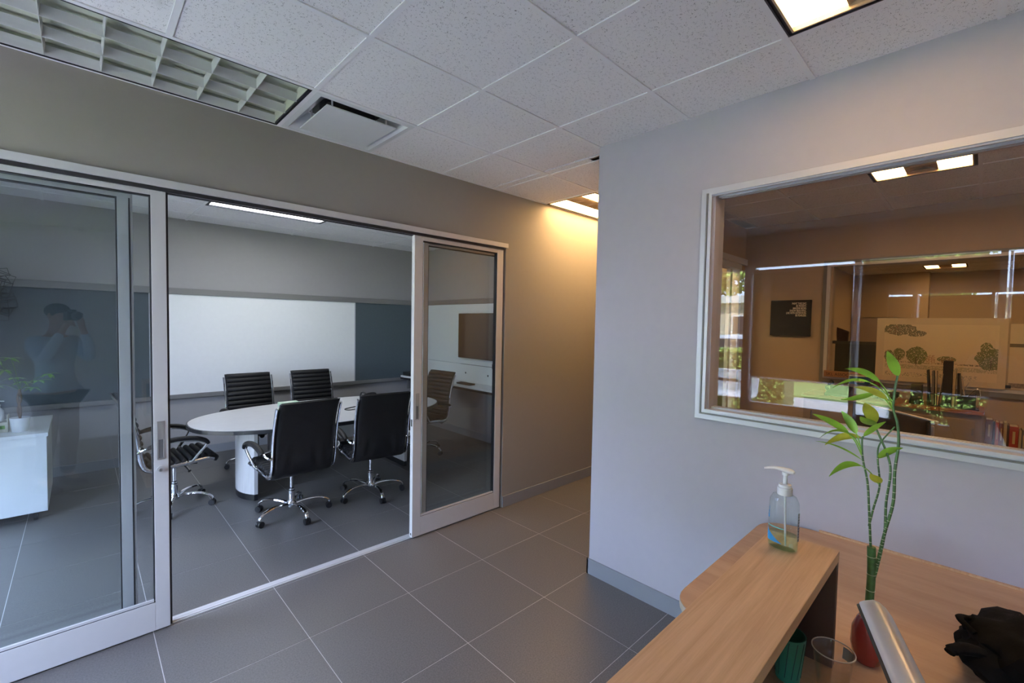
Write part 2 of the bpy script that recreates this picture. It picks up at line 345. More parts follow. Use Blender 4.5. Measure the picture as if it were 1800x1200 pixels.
# sliding glass doors between lobby and conference room
t1 = struct('trim_1', B(Xs, 2.845, 3.035, 3.108, 2.412, 2.452), M_alu, bevel=.002)
obj('track_slot', B(Xs, 2.80, 3.048, 3.066, 2.392, 2.413), M_gask, t1)
obj('track_slot', B(Xs, 2.80, 3.082, 3.106, 2.390, 2.413), M_gask, t1)
obj('track_lip', B(Xs, 2.80, 3.069, 3.079, 2.394, 2.413), M_alu, t1)
t2 = struct('trim_2', MB().box(Xs, 2.83, 3.10, 3.118, 0, .010).box(Xs, 2.83, 3.124, 3.15, 0, .008).box(Xs, 2.83, 3.09, 3.155, -.001, .004), M_alu)
def door_panel(name, x0, x1, y0, y1, sl, sr, zb, zt, rb, rt, handle_x=None, lock=False, matf=M_alu, edge=None):
    d = struct(name, MB().box(x0, x0+sl, y0, y1, zb, zt), matf, bevel=.0015); d['kind'] = 'structure'
    obj('stile', B(x1-sr, x1, y0, y1, zb, zt), matf, d, bevel=.0015)
    obj('rail', B(x0+sl, x1-sr, y0, y1, zb, zb+rb), matf, d, bevel=.0015)
    obj('rail', B(x0+sl, x1-sr, y0, y1, zt-rt, zt), matf, d, bevel=.0015)
    ym = (y0+y1)/2
    obj('gasket', MB().box(x0+sl, x0+sl+.006, y0+.004, y1-.004, zb+rb, zt-rt).box(x1-sr-.006, x1-sr, y0+.004, y1-.004, zb+rb, zt-rt)
        .box(x0+sl, x1-sr, y0+.004, y1-.004, zt-rt-.006, zt-rt).box(x0+sl, x1-sr, y0+.004, y1-.004, zb+rb, zb+rb+.004), M_gask, d)
    obj('glazing_bead', MB().box(x0+sl, x1-sr, y0+.004, ym-.003, zb+rb+.004, zb+rb+.016), matf, d)
    obj('glass_pane', B(x0+sl, x1-sr, ym-.003, ym+.003, zb+rb, zt-rt), M_glass2, d)
    if handle_x is not None:
        h = obj('handle', ring(MB(), handle_x-.016, handle_x+.016, y0-.002, y0+.002, .955, 1.155, .0) if 0 else
                MB().box(handle_x-.017, handle_x+.017, y0-.0025, y0, .950, .958).box(handle_x-.017, handle_x+.017, y0-.0025, y0, 1.060, 1.160)
                .box(handle_x-.017, handle_x-.010, y0-.0025, y0, .958, 1.060).box(handle_x+.010, handle_x+.017, y0-.0025, y0, .958, 1.060), mat('satin_pull_plate', (.42,.42,.42), .35, .7), d, bevel=.0008)
        obj('finger_recess', B(handle_x-.010, handle_x+.010, y0-.0008, y0+.001, .958, 1.060), mat('recess_grey', (.16,.16,.17), .5, .4), h)
        for zz in (.954, 1.066, 1.152): obj('screw', MB().lathe([(.003,0),(.003,.001)], handle_x, y0-.003, zz, 8), M_chr, h)
    if lock:
        lb = MB(); lb.tube([(lock, y0+.001, .895), (lock, y0-.010, .895)], .019, 20)
        k = obj('lock_cylinder', lb, mat('satin_steel', (.62, .62, .64), .35, .4), d, smooth=True)
        obj('key_plug', MB().tube([(lock, y0-.009, .895), (lock, y0-.013, .895)], .009, 14), mat('brass_grey', (.40,.40,.40), .3, .7), k, smooth=True)
        obj('keyhole', B(lock-.001, lock+.001, y0-.0136, y0-.0128, .890, .900), M_gask, k)
    if edge: obj('brush_seal', B(edge, edge+.010, y0+.010, y1+.012, zb, zt), M_gask, d)
    return d
door_panel('door_1', -1.0, .341, 3.06, 3.10, .062, .064, .012, 2.405, .155, .040, .309, .305, edge=.341)
door_panel('door_2', 1.875, 2.805, 3.06, 3.10, .075, .072, .012, 2.405, .150, .045, 1.912)
door_panel('door_3', Xs, .207, 3.112, 3.15, .06, .062, .012, 2.485, .10, .145)
obj('gasket', B(.190, .197, 3.109, 3.113, .112, 2.34), M_gask, [o for o in C.objects if o.name.startswith('door_3')][0])
door_panel('door_4', 1.99, 2.83, 3.112, 3.15, .045, .055, .012, 2.485, .08, .145)
# strike side detail on door 2 stile edge
d2 = [o for o in C.objects if o.name.startswith('door_2')][0]
obj('strike_plate', MB().box(1.8735, 1.875, 3.072, 3.088, .90, .955).box(1.8735, 1.875, 3.074, 3.086, .03, .045), M_blk, d2)
# office sliding glass door in the corridor wall
d5 = struct('door_5', MB().box(4.30, 4.36, 2.0, 2.11, 0, 2.47).box(5.60, 5.66, 2.0, 2.11, 0, 2.47).box(4.36, 5.60, 2.0, 2.11, 2.41, 2.47), M_alu)
obj('stile', B(5.40, 5.46, 2.03, 2.07, .01, 2.40), M_alu, d5); obj('stile', B(4.42, 4.48, 2.03, 2.07, .01, 2.40), M_alu, d5)
obj('glass_pane', B(4.48, 5.40, 2.047, 2.053, .02, 2.40), M_glass, d5)
struct('trim_4', MB().box(4.2, 5.80, 1.985, 2.02, 2.47, 2.54), M_alu)
# door in the far room
d6 = struct('door_6', MB().box(12.21, 12.25, 1.02, 1.09, 0, 2.07).box(12.21, 12.25, 1.90, 1.97, 0, 2.07).box(12.21, 12.25, 1.09, 1.90, 2.0, 2.07), M_off)
obj('door_leaf', B(12.23, 12.26, 1.10, 1.885, .01, 1.985), mat('door_taupe', (.36,.27,.22), .6), d6)

# storefront (daylight side): low sill, mullions, glass, roller shades, glazed door
HZ = 2.55
sf = struct('wall_left', MB().box(Xs-.12, Xs, -2.5, Yb, HZ, ZC+.1).box(Xs-.12, Xs, -2.5, 2.14, 0, .72).box(Xs-.12, Xs, 3.0, 3.2, 0, HZ).box(Xs-.12, Xs, -2.6, -2.4, .72, HZ).box(Xs-.12, Xs, 6.6, Yb+.1, 0, HZ).box(Xs-.12, Xs, 3.2, 6.6, 0, .12), M_wallw)
w3 = struct('window_3', MB().box(Xs-.09, Xs-.03, -2.4, 2.14, .72, .76).box(Xs-.09, Xs-.03, -2.4, 2.14, HZ-.04, HZ), M_alu)
for y in (-2.4, -1.27, -.14, .99, 2.09): obj('mullion', B(Xs-.09, Xs-.03, y, y+.05, .76, HZ-.04), M_aluw, w3)
for y in (-2.35, -1.22, -.09, 1.04): obj('window_pane', B(Xs-.064, Xs-.058, y, y+(1.05 if y > 1 else 1.08), .76, HZ-.04), M_glass, w3)
w4 = struct('window_4', MB().box(Xs-.09, Xs-.03, 3.2, 6.6, .12, .17).box(Xs-.09, Xs-.03, 3.2, 6.6, HZ-.04, HZ), M_alu)
for y in (3.2, 4.32, 5.44, 6.55): obj('mullion', B(Xs-.09, Xs-.03, y, y+.05, .17, HZ-.04), M_alu, w4)
for y in (3.25, 4.37, 5.49): obj('window_pane', B(Xs-.064, Xs-.058, y, y+(1.06 if y > 5 else 1.07), .17, HZ-.04), M_glass, w4)
d7 = struct('door_7', MB().box(Xs-.09, Xs-.03, 2.14, 2.21, .0, HZ).box(Xs-.09, Xs-.03, 2.93, 3.0, 0, HZ).box(Xs-.09, Xs-.03, 2.21, 2.93, HZ-.07, HZ).box(Xs-.09, Xs-.03, 2.21, 2.93, 0, .10), M_aluw)
obj('glass_pane', B(Xs-.064, Xs-.058, 2.21, 2.93, .10, HZ-.07), M_glass, d7)
obj('push_bar', B(Xs-.03, Xs+.02, 2.24, 2.90, 1.00, 1.04), M_aluw, d7)
M_hem = bpy.data.materials.new('translucent_white_vinyl'); M_hem.use_nodes = True
_n = M_hem.node_tree.nodes; _tl = _n.new('ShaderNodeBsdfTranslucent'); _tl.inputs[0].default_value = (.8, .8, .8, 1); _nz = _n.new('ShaderNodeTexNoise'); _nz.inputs['Scale'].default_value = 40
_mx = _n.new('ShaderNodeMixShader'); _mx.inputs[0].default_value = .75; _n['Principled BSDF'].inputs['Base Color'].default_value = (.8, .8, .8, 1)
M_hem.node_tree.links.new(_n['Principled BSDF'].outputs[0], _mx.inputs[1]); M_hem.node_tree.links.new(_tl.outputs[0], _mx.inputs[2]); M_hem.node_tree.links.new(_mx.outputs[0], _n['Material Output'].inputs[0])
M_shade = shade_mat('solar_shade_cloth', (.12, .10, .08), .06)
for k, y in enumerate((-2.35, -1.22, -.09, 1.03, 4.37, 5.49)):  # last two shades are unseen, added to cut daylight on the conference back wall
    lb_ = ('brown solar roller shade half lowered in storefront bay farthest from the glass doors', 'brown solar roller shade half lowered in storefront bay third from the glass doors', 'brown solar roller shade half lowered in storefront bay second from the glass doors', 'brown solar roller shade half lowered in storefront bay nearest the glass doors', 'added unseen roller shade dimming the middle bay of the conference room window', 'added unseen roller shade dimming the conference room window next to the back wall')[k]
    t = thing('roller_shade', lb_, 'roller shade', (Xs+.05, y, 1.08)); zh = 1.085 if k < 4 else .7
    obj('cloth', B(Xs+.048, Xs+.049, y, y+1.045, zh+.02, 2.43), M_shade, t)
    obj('hem_bar', B(Xs+.040, Xs+.056, y, y+1.045, zh, zh+.02), M_hem, t)
    if k < 4: obj('side_channel', B(Xs+.02, Xs+.05, y+1.05, y+1.068, .74, 2.49), M_hem, t)
    obj('roller_tube', MB().tube([(Xs+.05, y, 2.445), (Xs+.05, y+1.045, 2.445)], .022, 14), M_aluw, t, smooth=True)
# ------------------------------------------------------------------ CEILING FIXTURES
M_warm = mat('warm_lamp_panel', (1, .9, .7), .5, emit=WARM, es=8.2)
M_warm2 = mat('warm_corridor_panel', (1, .9, .7), .5, emit=WARM, es=19)
M_warm3 = mat('warm_office_panel', (1, .9, .7), .5, emit=(1, .56, .23), es=15)
M_cool = mat('cool_lamp_panel', (1, 1, 1), .5, emit=COOL, es=8)
M_basket = mat('perforated_basket_steel', (.55, .42, .28), .35, .3)
def troffer(r, label, m, name='ceiling_light', mid=True, group='recessed troffer lights', cap=.075):
    x0, x1, y0, y1 = [r[0]+.012, r[1]-.012, r[2]+.012, r[3]-.012]
    t = thing(name, label, 'light', ((x0+x1)/2, (y0+y1)/2, ZC), group=group)
    h = MB(); h.box(x0, x1, y0, y1, ZC+.09, ZC+.095)
    ring_ = lambda a, b, z0, z1: MB().box(x0+a, x1-a, y0+a, y0+b, z0, z1).box(x0+a, x1-a, y1-b, y1-a, z0, z1).box(x0+a, x0+b, y0+b, y1-b, z0, z1).box(x1-b, x1-a, y0+b, y1-b, z0, z1)
    hb = ring_(0, .006, ZC-.001, ZC+.09); hb.box(x0, x1, y0, y1, ZC+.09, ZC+.095)
    obj('housing', hb, M_blkframe, t)
    obj('inner_trim', ring_(.018, .026, ZC, ZC+.03), M_basket if mid else M_blkframe, t)
    obj('dark_reveal', ring_(.006, .018, ZC+.006, ZC+.010), M_blkframe, t)
    a = .026; yy0, yy1 = y0+a, y1-a
    if mid:
        s = (yy1-yy0)/3
        obj('lamp_panel', B(x0+a, x1-a, yy0, yy0+s, ZC+.018, ZC+.022), m, t)
        obj('lamp_panel', B(x0+a, x1-a, yy1-s, yy1, ZC+.018, ZC+.022), m, t)
        pts = []
        mb = MB()
        rows = []
        for i in range(9):
            v = i/8; rows.append([(x, yy0+s+s*v, ZC+.012+.035*math.sin(PI*v)) for x in (x0+a, x1-a)])
        mb.grid(rows); obj('basket_reflector', mb, M_basket, t, smooth=True)
        rb = MB()
        n = int((x1-x0)/.15)
        for i in range(n+1):
            x = x0+a+(x1-x0-2*a)*i/n
            rb.box(x-.002, x+.002, yy0+s, yy1-s, ZC+.010, ZC+.020)
        obj('basket_rib', rb, M_basket, t, kind='stuff')
    else:
        obj('lamp_panel', B(x0+a, x1-a, yy0, yy1, ZC+.012, ZC+.016), m, t)
    return t
troffer(LOB, 'lit warm square ceiling light in the lobby nearest the camera', M_warm)
troffer(COR, 'lit warm rectangular ceiling light above the corridor', M_warm2)
troffer(COR2, 'warm ceiling light deep in the corridor beyond the office doorway', M_warm)
troffer(CONF, 'long lit cool white ceiling panel above the conference table', M_cool, mid=False)
troffer(OFF, 'square warm ceiling light in the office behind the interior window', M_warm3)
troffer(NXT, 'small warm ceiling light in the far room beyond the office', M_warm3)
troffer(OFF_FILL, 'added office fill light, out of sight right of the window view', M_warm3)  # added out of view to brighten the office walls and poster
troffer(NXT_FILL_NEAR, 'added far room fill light just past the office rear window', M_warm3)  # extra fixture, added to lift the far room brightness
troffer(NXT_FILL_END, 'added unseen fill light at right hand end of the far room', M_warm3)  # unseen, added for more warm light in the far room
# louvred troffer, off
x0, x1, y0, y1 = LOUV[0]+.01, LOUV[1]-.012, LOUV[2]+.012, LOUV[3]-.008
t = thing('louvre_light', 'unlit long ceiling light with eighteen cell silver louvre above the glass doors', 'light', ((x0+x1)/2, (y0+y1)/2, ZC))
hb = MB()
for a in ((x0, x1, y0, y0+.008), (x0, x1, y1-.008, y1), (x0, x0+.012, y0, y1), (x1-.012, x1, y0, y1)): hb.box(*a, ZC-.001, ZC+.012)
obj('black_trim', hb, M_blkframe, t)
M_louv = mat('parabolic_louvre', (.62, .64, .62), .32, .25); M_louvtop = mat('louvre_reflector', (.50, .53, .43), .5, .0)
hb = MB().box(x0, x1, y0, y1, ZC+.066, ZC+.07)
for a in ((x0+.004, x1-.004, y0+.002, y0+.010), (x0+.004, x1-.004, y1-.010, y1-.002), (x0+.002, x0+.014, y0, y1), (x1-.014, x1-.002, y0, y1)): hb.box(*a, ZC+.012, ZC+.066)
obj('reflector', hb, M_louvtop, t)
def blade(ax, c, lo, hi, zb, zt, w0, w1):
    mb = MB()
    rows = []
    for z, ww in ((zt, w1), ((zt+zb)/2, (w0+w1)*.42), (zb+.004, w0*.8), (zb, w0*.5)):
        rows.append((z, ww))
    prof = [(-ww, z) for z, ww in rows] + [(ww, z) for z, ww in reversed(rows)]
    b = len(mb.v)
    for e in (lo, hi):
        for u, z in prof: mb.v.append((c+u, e, z) if ax == 'x' else (e, c+u, z))
    n = len(prof)
    for i in range(n): mb.f.append((i, (i+1) % n, n+(i+1) % n, n+i))
    mb.f += [tuple(range(n)), tuple(range(n, 2*n))]
    return mb
for k in range(4):
    yy = y0+.012+(y1-y0-.024)*k/3
    obj('louvre_blade', blade('y', yy, x0+.014, x1-.014, ZC+.003, ZC+.046, .005, .015), M_louv, t, smooth=False)
for k in range(1, 6):
    xx = x0+.014+(x1-x0-.028)*k/6
    obj('louvre_blade', blade('x', xx, y0+.010, y1-.010, ZC+.003, ZC+.046, .002, .006), M_louv, t)
# square plaque air diffuser
x0, x1, y0, y1 = VENT[0]+.012, VENT[1]-.012, VENT[2]+.012, VENT[3]-.006
t = thing('air_diffuser', 'white square plaque air diffuser between the louvred light and ceiling tiles', 'vent', ((x0+x1)/2, (y0+y1)/2, ZC))
rows = []
def sqr(a, z): return [(x0+a, y0+a, z), (x1-a, y0+a, z), (x1-a, y1-a, z), (x0+a, y1-a, z), (x0+a, y0+a, z)]
mb = MB(); mb.grid([sqr(0, ZC), sqr(.03, ZC-.002), sqr(.045, ZC+.01), sqr(.075, ZC+.045), sqr(.12, ZC+.085)])
obj('cone', mb, M_wht, t, smooth=False)
obj('duct_neck', MB().lathe([(.16, .075), (.16, .13), (.02, .13)], (x0+x1)/2, (y0+y1)/2, ZC, 28), M_gask, t)
obj('duct_back', MB().box(x0+.1, x1-.1, y0+.1, y1-.1, ZC+.10, ZC+.102), mat('vent_inner_grey', (.20, .20, .18), .7), t)
obj('plaque', B(x0+.082, x1-.082, y0+.082, y1-.082, ZC-.012, ZC-.004), M_wht, t, bevel=.006)
for a, b in ((.13, .13), (.46, .13), (.13, .44), (.46, .44)):
    obj('hanger', B(x0+a-.004, x0+a+.004, y0+b-.004, y0+b+.004, ZC-.006, ZC+.10), M_tee, t)

# ------------------------------------------------------------------ CONFERENCE ROOM
# wall rails, whiteboard and tackable panels
t = thing('whiteboard', 'wide white glossy markerboard on the conference room back wall', 'whiteboard', (1.95, Yb-.01, .77))
obj('board_surface', B(.60, 3.085, Yb-.018, Yb-.001, .785, 2.005), M_wb, t)
obj('edge_strip', B(3.085, 3.10, Yb-.022, Yb-.001, .785, 2.005), M_aluw, t); obj('edge_strip', B(.585, .60, Yb-.022, Yb-.001, .785, 2.005), M_aluw, t)
for nm, a, b in (('left of the whiteboard behind the sliding door', Xs+.02, .585), ('right of the whiteboard near the screen wall', 3.10, Xt-.005)):
    tt = thing('tack_panel', 'blue grey fabric tack panel ' + nm, 'pinboard', ((a+b)/2, Yb-.01, .77), group='tack panels on the back wall')
    obj('fabric', B(a, b, Yb-.016, Yb-.001, .785, 2.005), M_tack, tt)
tt = thing('wall_rail', 'upper grey rail above whiteboard on back wall', 'rail', (1, Yb-.02, 2.005))
obj('rail_body', B(Xs+.01, Xt-.01, Yb-.034, Yb-.001, 2.005, 2.080), M_rail, tt, bevel=.003)
tt = thing('wall_rail', 'lower grey ledge rail under whiteboard on back wall', 'rail', (1, Yb-.02, .72))
obj('rail_body', MB().box(Xs+.01, Xt-.01, Yb-.045, Yb-.001, .735, .785), M_rail, tt, bevel=.003)
obj('lower_lip', MB().box(Xs+.01, Xt-.01, Yb-.020, Yb-.001, .722, .735), M_rail, tt)
# screen wall: rail, white panel, screen, shelf
tt = thing('wall_rail', 'short grey rail above the dark wall screen', 'rail', (Xt-.02, 5, 2.0))
obj('rail_body', B(Xt-.034, Xt-.001, Yp+.13, Yb-.05, 2.005, 2.080), M_rail, tt, bevel=.003)
t = thing('wall_panel', 'white glossy wall panel behind the dark screen', 'panel', (Xt-.01, 5, .8))
obj('panel_board', B(Xt-.018, Xt-.001, 3.6, Yb-.05, 1.10, 2.005), M_wb, t)
obj('panel_board', B(Xt-.018, Xt-.001, 3.6, Yb-.05, .83, 1.094), M_wb, t)
for y in (5.42, 4.90): obj('cable_port', MB().tube([(Xt-.018, y, .965), (Xt-.022, y, .965)], .014, 12), M_blk, t)
obj('panel_clip', B(Xt-.024, Xt-.018, 4.75, 5.55, 1.092, 1.100), M_rail, t)
t = thing('wall_screen', 'dark flat television screen mounted on white panel', 'television', (Xt-.07, 5.0, 1.2))
obj('screen_case', B(Xt-.075, Xt-.03, 4.35, 5.545, 1.195, 1.865), M_blk, t, bevel=.004)
obj('display', B(Xt-.0765, Xt-.074, 4.36, 5.535, 1.205, 1.855), M_scr, t)
obj('wall_mount', B(Xt-.03, Xt-.017, 4.7, 5.2, 1.35, 1.7), M_blk, t)
t = thing('wall_shelf', 'long white shelf with dark front edge below wall screen', 'shelf', (4.1, 5.1, .76))
sh = [(Xt-.02, 3.5), (3.95, 3.5), (3.93, 5.9), (3.91, 6.3), (3.87, 6.60), (3.88, 6.735), (Xt-.02, 6.735)]
obj('shelf_top', MB().prism(sh, .80, .828), M_wht, t)
obj('shelf_edge', MB().prism([(x-(.006 if x < 4 else 0), y) for x, y in sh], .768, .80), M_blk, t)
obj('bracket', B(3.98, Xt-.02, 6.66, 6.70, .60, .768), M_rail, t); obj('bracket', B(3.98, Xt-.02, 4.2, 4.24, .60, .768), M_rail, t)
t = thing('remote_tray', 'small flat black tray on shelf under wall screen', 'tray', (4.05, 5.18, .828))
obj('tray', MB().box(4.0, 4.10, 5.03, 5.34, .828, .834).box(4.0, 4.006, 5.03, 5.34, .834, .85).box(4.094, 4.10, 5.03, 5.34, .834, .85).box(4.006, 4.094, 5.03, 5.036, .834, .85).box(4.006, 4.094, 5.334, 5.34, .834, .85), M_blk, t)
t = thing('black_box', 'low black box on shelf end at the whiteboard corner', 'box', (4.0, 6.55, .828))
obj('box_body', B(3.90, 4.12, 6.38, 6.70, .828, .875), M_blk, t, bevel=.006); obj('box_lid', B(3.895, 4.125, 6.375, 6.705, .875, .882), M_blk, t, bevel=.003)
t = thing('steel_bottle', 'thin steel bottle standing on shelf at whiteboard corner', 'bottle', (3.985, 6.30, .828))
obj('bottle_body', MB().lathe([(.024, 0), (.026, .01), (.026, .13), (.014, .16), (.012, .18)], 3.985, 6.30, .828, 18), M_chr, t, smooth=True)
obj('cap', MB().lathe([(.015, .18), (.015, .205), (.008, .21)], 3.985, 6.30, .828, 16), M_blk, t, smooth=True)
t = thing('hanging_tag', 'small dark pouch with cords hanging below the wall screen', 'pouch', (Xt-.09, 4.72, 1.17))
obj('pouch', B(Xt-.10, Xt-.078, 4.66, 4.73, 1.08, 1.155), mat('dark_maroon_cloth', (.05, .02, .02), .8), t, bevel=.008)
obj('cord', MB().tube(smoothpath([(Xt-.088, 4.70, 1.155), (Xt-.09, 4.72, 1.25), (Xt-.088, 4.74, 1.38)]), .003, 6), M_blk, t)
obj('cord', MB().tube(smoothpath([(Xt-.088, 4.69, 1.155), (Xt-.09, 4.66, 1.25), (Xt-.088, 4.64, 1.36)]), .003, 6), M_blk, t)

# conference table
t = thing('conference_table', 'pale oval conference table with black edge in the glass walled room', 'table', (1.985, 4.965, 0))
def superell(cx, cy, a, b, e=2.35, n=72):
    o = []
    for i in range(n):
        an = 2*PI*i/n; c, s = math.cos(an), math.sin(an)
        o.append((cx+a*math.copysign(abs(c)**(2/e), c), cy+b*math.copysign(abs(s)**(2/e), s)))
    return o
TC = (1.985, 4.965)
obj('tabletop', MB().prism(superell(*TC, 1.285, .70), .722, .742), M_lam, t)
obj('edge_band', MB().prism(superell(*TC, 1.297, .712), .706, .7395), M_blk, t)
for cx, s in ((1.18, -1), (2.79, 1)):
    pts = []
    for i in range(13):
        v = -1+2*i/12; pts.append((cx+s*(.10-.09*abs(v)**2.2), TC[1]+.26*v))
    pts += [(cx-s*.02, TC[1]+.26), (cx-s*.02, TC[1]-.26)]
    pd = obj('pedestal', MB().prism(pts, .06, .706), M_lam, t)
    obj('plinth', MB().prism([(cx+(x-cx)*.98, TC[1]+(y-TC[1])*.98) for x, y in pts], 0, .06), M_blk, pd)
obj('modesty_beam', B(1.36, 2.60, TC[1]-.02, TC[1]+.02, .40, .70), M_lam, t)
# things on the table
t = thing('tissue_box', 'pale green tissue box on conference table behind near chair', 'tissue box', (1.70, 5.42, .742))
obj('box_body', B(1.60, 1.80, 5.36, 5.48, .742, .79), mat('mint_card', (.42, .56, .42), .7), t, bevel=.004)
obj('opening', MB().prism([(1.70+.06*math.cos(a*PI/8), 5.42+.025*math.sin(a*PI/8)) for a in range(16)], .79, .7915), mat('tissue_slot', (.75, .78, .70), .8), t)
t = thing('conference_phone', 'black corded conference phone with raised loop handle on table', 'phone', (2.44, 4.98, .742))
body = MB(); body.lathe([(.10, 0), (.11, .012), (.095, .03), (.05, .042), (0, .045)], 2.44, 4.98, .742, 24, 1.0, .75); obj('phone_body', body, M_blk, t, smooth=True)
obj('speaker_loop', MB().tube(smoothpath([(2.36, 4.93, .765), (2.37, 4.95, .84), (2.42, 4.98, .862), (2.52, 5.02, .862), (2.57, 5.04, .84), (2.56, 5.03, .765)]), .012, 10), M_blk, t, smooth=True)
obj('speaker_loop', MB().tube(smoothpath([(2.36, 4.99, .765), (2.355, 5.0, .85), (2.38, 5.01, .885), (2.41, 4.97, .86), (2.40, 4.94, .78)]), .010, 10), M_blk, t, smooth=True)
obj('cable', MB().tube(smoothpath([(2.36, 4.93, .748), (2.25, 4.80, .747), (2.12, 4.76, .747), (2.10, 4.84, .747), (2.22, 4.90, .747), (2.34, 4.93, .748)]), .005, 8), M_blk, t, smooth=True)

# chairs -------------------------------------------------------------
def sling(w, prof, th, ribs, front_only=True):
    """padded strip that follows prof [(y,z)], width w; ribbed on the sitter's side"""
    P = smoothpath([(0, y, z) for y, z in prof], 10)
    L = [0]
    for i in range(1, len(P)): L.append(L[-1]+(P[i]-P[i-1]).length)
    tot = L[-1]; N = ribs*6
    rowsF = []; rowsB = []
    for k in range(N+1):
        s = tot*k/N; i = max(j for j in range(len(L)) if L[j] <= s+1e-9); i = min(i, len(P)-2)
        u = (s-L[i])/(L[i+1]-L[i]); p = P[i].lerp(P[i+1], u); tg = (P[i+1]-P[i]).normalized()
        nrm = Vector((0, tg.z, -tg.y))
        ph = (k % 6)/6; bul = th*(.30+.70*math.sin(PI*ph)**.55) if ribs else th
        cols = [-.5, -.49, -.46, 0, .46, .49, .5]; ed = [.1, .55, 1, 1, 1, .55, .1]
        rowsF.append([p + Vector((c*w, 0, 0)) - nrm*(-bul*e) for c, e in zip(cols, ed)])
        rowsB.append([p + Vector((c*w, 0, 0)) - nrm*(th*.45*e) for c, e in zip(cols, ed)])
    return rowsF, rowsB
def sling_mb(w, prof, th, ribs):
    F, Bk = sling(w, prof, th, ribs); mb = MB(); mb.grid(F); mb.grid([list(reversed(r)) for r in Bk])
    n = len(F); nc = len(F[0]); b2 = n*nc
    for j in (0, n-1):
        for c in range(nc-1): mb.f.append((j*nc+c, j*nc+c+1, b2+j*nc+nc-2-c, b2+j*nc+nc-1-c))
    for i in range(n-1):
        mb.f.append((i*nc, (i+1)*nc, b2+(i+1)*nc+nc-1, b2+i*nc+nc-1)); mb.f.append((i*nc+nc-1, (i+1)*nc+nc-1, b2+(i+1)*nc, b2+i*nc))
    return mb
def make_chair(label):
    t = thing('conference_chair', label, 'chair', group='black ribbed conference chairs')
    seatp = [(.27, .425), (.255, .468), (.20, .478), (.05, .462), (-.10, .448), (-.185, .455)]
    backp = [(-.185, .455), (-.235, .49), (-.258, .55), (-.272, .66), (-.295, .80), (-.335, .94), (-.375, 1.03), (-.395, 1.045)]
    obj('seat', sling_mb(.50, seatp, .030, 10), M_lear, t, smooth=True, local=True)
    # backrest: ribbed front, smooth wrinkled rear cover hanging outside the frame
    obj('backrest', sling_mb(.49, backp, .026, 12), M_lear, t, smooth=True, local=True)
    rear = []
    RP = smoothpath([(0, y-.020, z) for y, z in [(-.150, .400), (-.232, .435), (-.262, .55), (-.276, .66), (-.299, .80), (-.339, .94), (-.381, 1.032), (-.392, 1.056)]], 5)
    for i, p in enumerate(RP):
        row = []
        for k in range(25):
            u = -1+2*k/24; zz = p.z
            wr = .006*math.sin(9*zz+5*u*u*3+2*u)*math.exp(-((zz-.55)/.10)**2) + .004*math.sin(30*zz+7*u)*math.exp(-((zz-.50)/.08)**2)
            hw = .247
            edge = 1-abs(u)**14
            row.append((u*hw, p.y + (1-edge)*.020 + wr*edge, zz))
        rear.append(row)
    rc = obj('rear_cover', MB().grid(rear), M_lea, t, smooth=True, local=True)
    so = rc.modifiers.new('thick', 'SOLIDIFY'); so.thickness = .006; so.offset = 0
    for s in (-1, 1):
        path = smoothpath([(s*.262, y, z) for y, z in [(.25, .452), (.20, .466), (.05, .452), (-.10, .438), (-.175, .432), (-.235, .455), (-.268, .53), (-.283, .66), (-.306, .80), (-.346, .94), (-.380, 1.02)]], 6)
        obj('side_frame', MB().tube(path, .017, 10, flat=.55, up=(1, 0, 0)), M_chr, t, smooth=True, local=True)
        arm = obj('arm_frame', MB().tube(smoothpath([(s*.272, -.285, .60), (s*.30, -.268, .62), (s*.315, -.18, .655), (s*.318, -.04, .672), (s*.318, .10, .655), (s*.312, .175, .625), (s*.305, .17, .585), (s*.290, .12, .52), (s*.275, .075, .462), (s*.27, .04, .458)]), .0135, 8, flat=.7, up=(1, 0, 0)), M_chr, t, smooth=True, local=True)
        pad = smoothpath([(s*.318, -.235, .640), (s*.320, -.15, .672), (s*.320, -.03, .688), (s*.320, .09, .675), (s*.316, .165, .645), (s*.314, .195, .610)], 5)
        n = len(pad); rs = [.017+.010*math.sin(PI*min(1, max(0, i/(n-1))))**.5 for i in range(n)]
        obj('arm_pad', MB().tube(pad, rs, 12, flat=.75, up=(0, 0, 1)), M_lear, arm, smooth=True, local=True)
    obj('cross_bar', MB().tube([(-.262, -.266, .60), (.262, -.266, .60)], .006, 8), M_chr, t, smooth=True, local=True)
    obj('cross_bar', MB().tube([(-.262, .06, .440), (.262, .06, .440)], .012, 8), M_chr, t, smooth=True, local=True)
    me_ = obj('tilt_mechanism', MB().box(-.07, .07, -.10, .12, .375, .432), M_blk, t, bevel=.012, local=True)
    obj('tension_knob', MB().tube([(0, .12, .395), (0, .175, .385)], .026, 14), M_blk, me_, smooth=True, local=True)
    obj('lever', MB().tube(smoothpath([(.06, .05, .40), (.14, .06, .385), (.20, .075, .36)]), [.006]*12+[.014], 8), M_blk, me_, smooth=True, local=True)
    obj('gas_lift', MB().lathe([(.027, .10), (.027, .215), (.021, .22), (.021, .235), (.0145, .24), (.0145, .385)], 0, 0, 0, 18), M_chr, t, smooth=True, local=True)
    hb = obj('base_hub', MB().lathe([(.022, .065), (.040, .075), (.045, .11), (.035, .125)], 0, 0, 0, 20), M_chr, t, smooth=True, local=True)
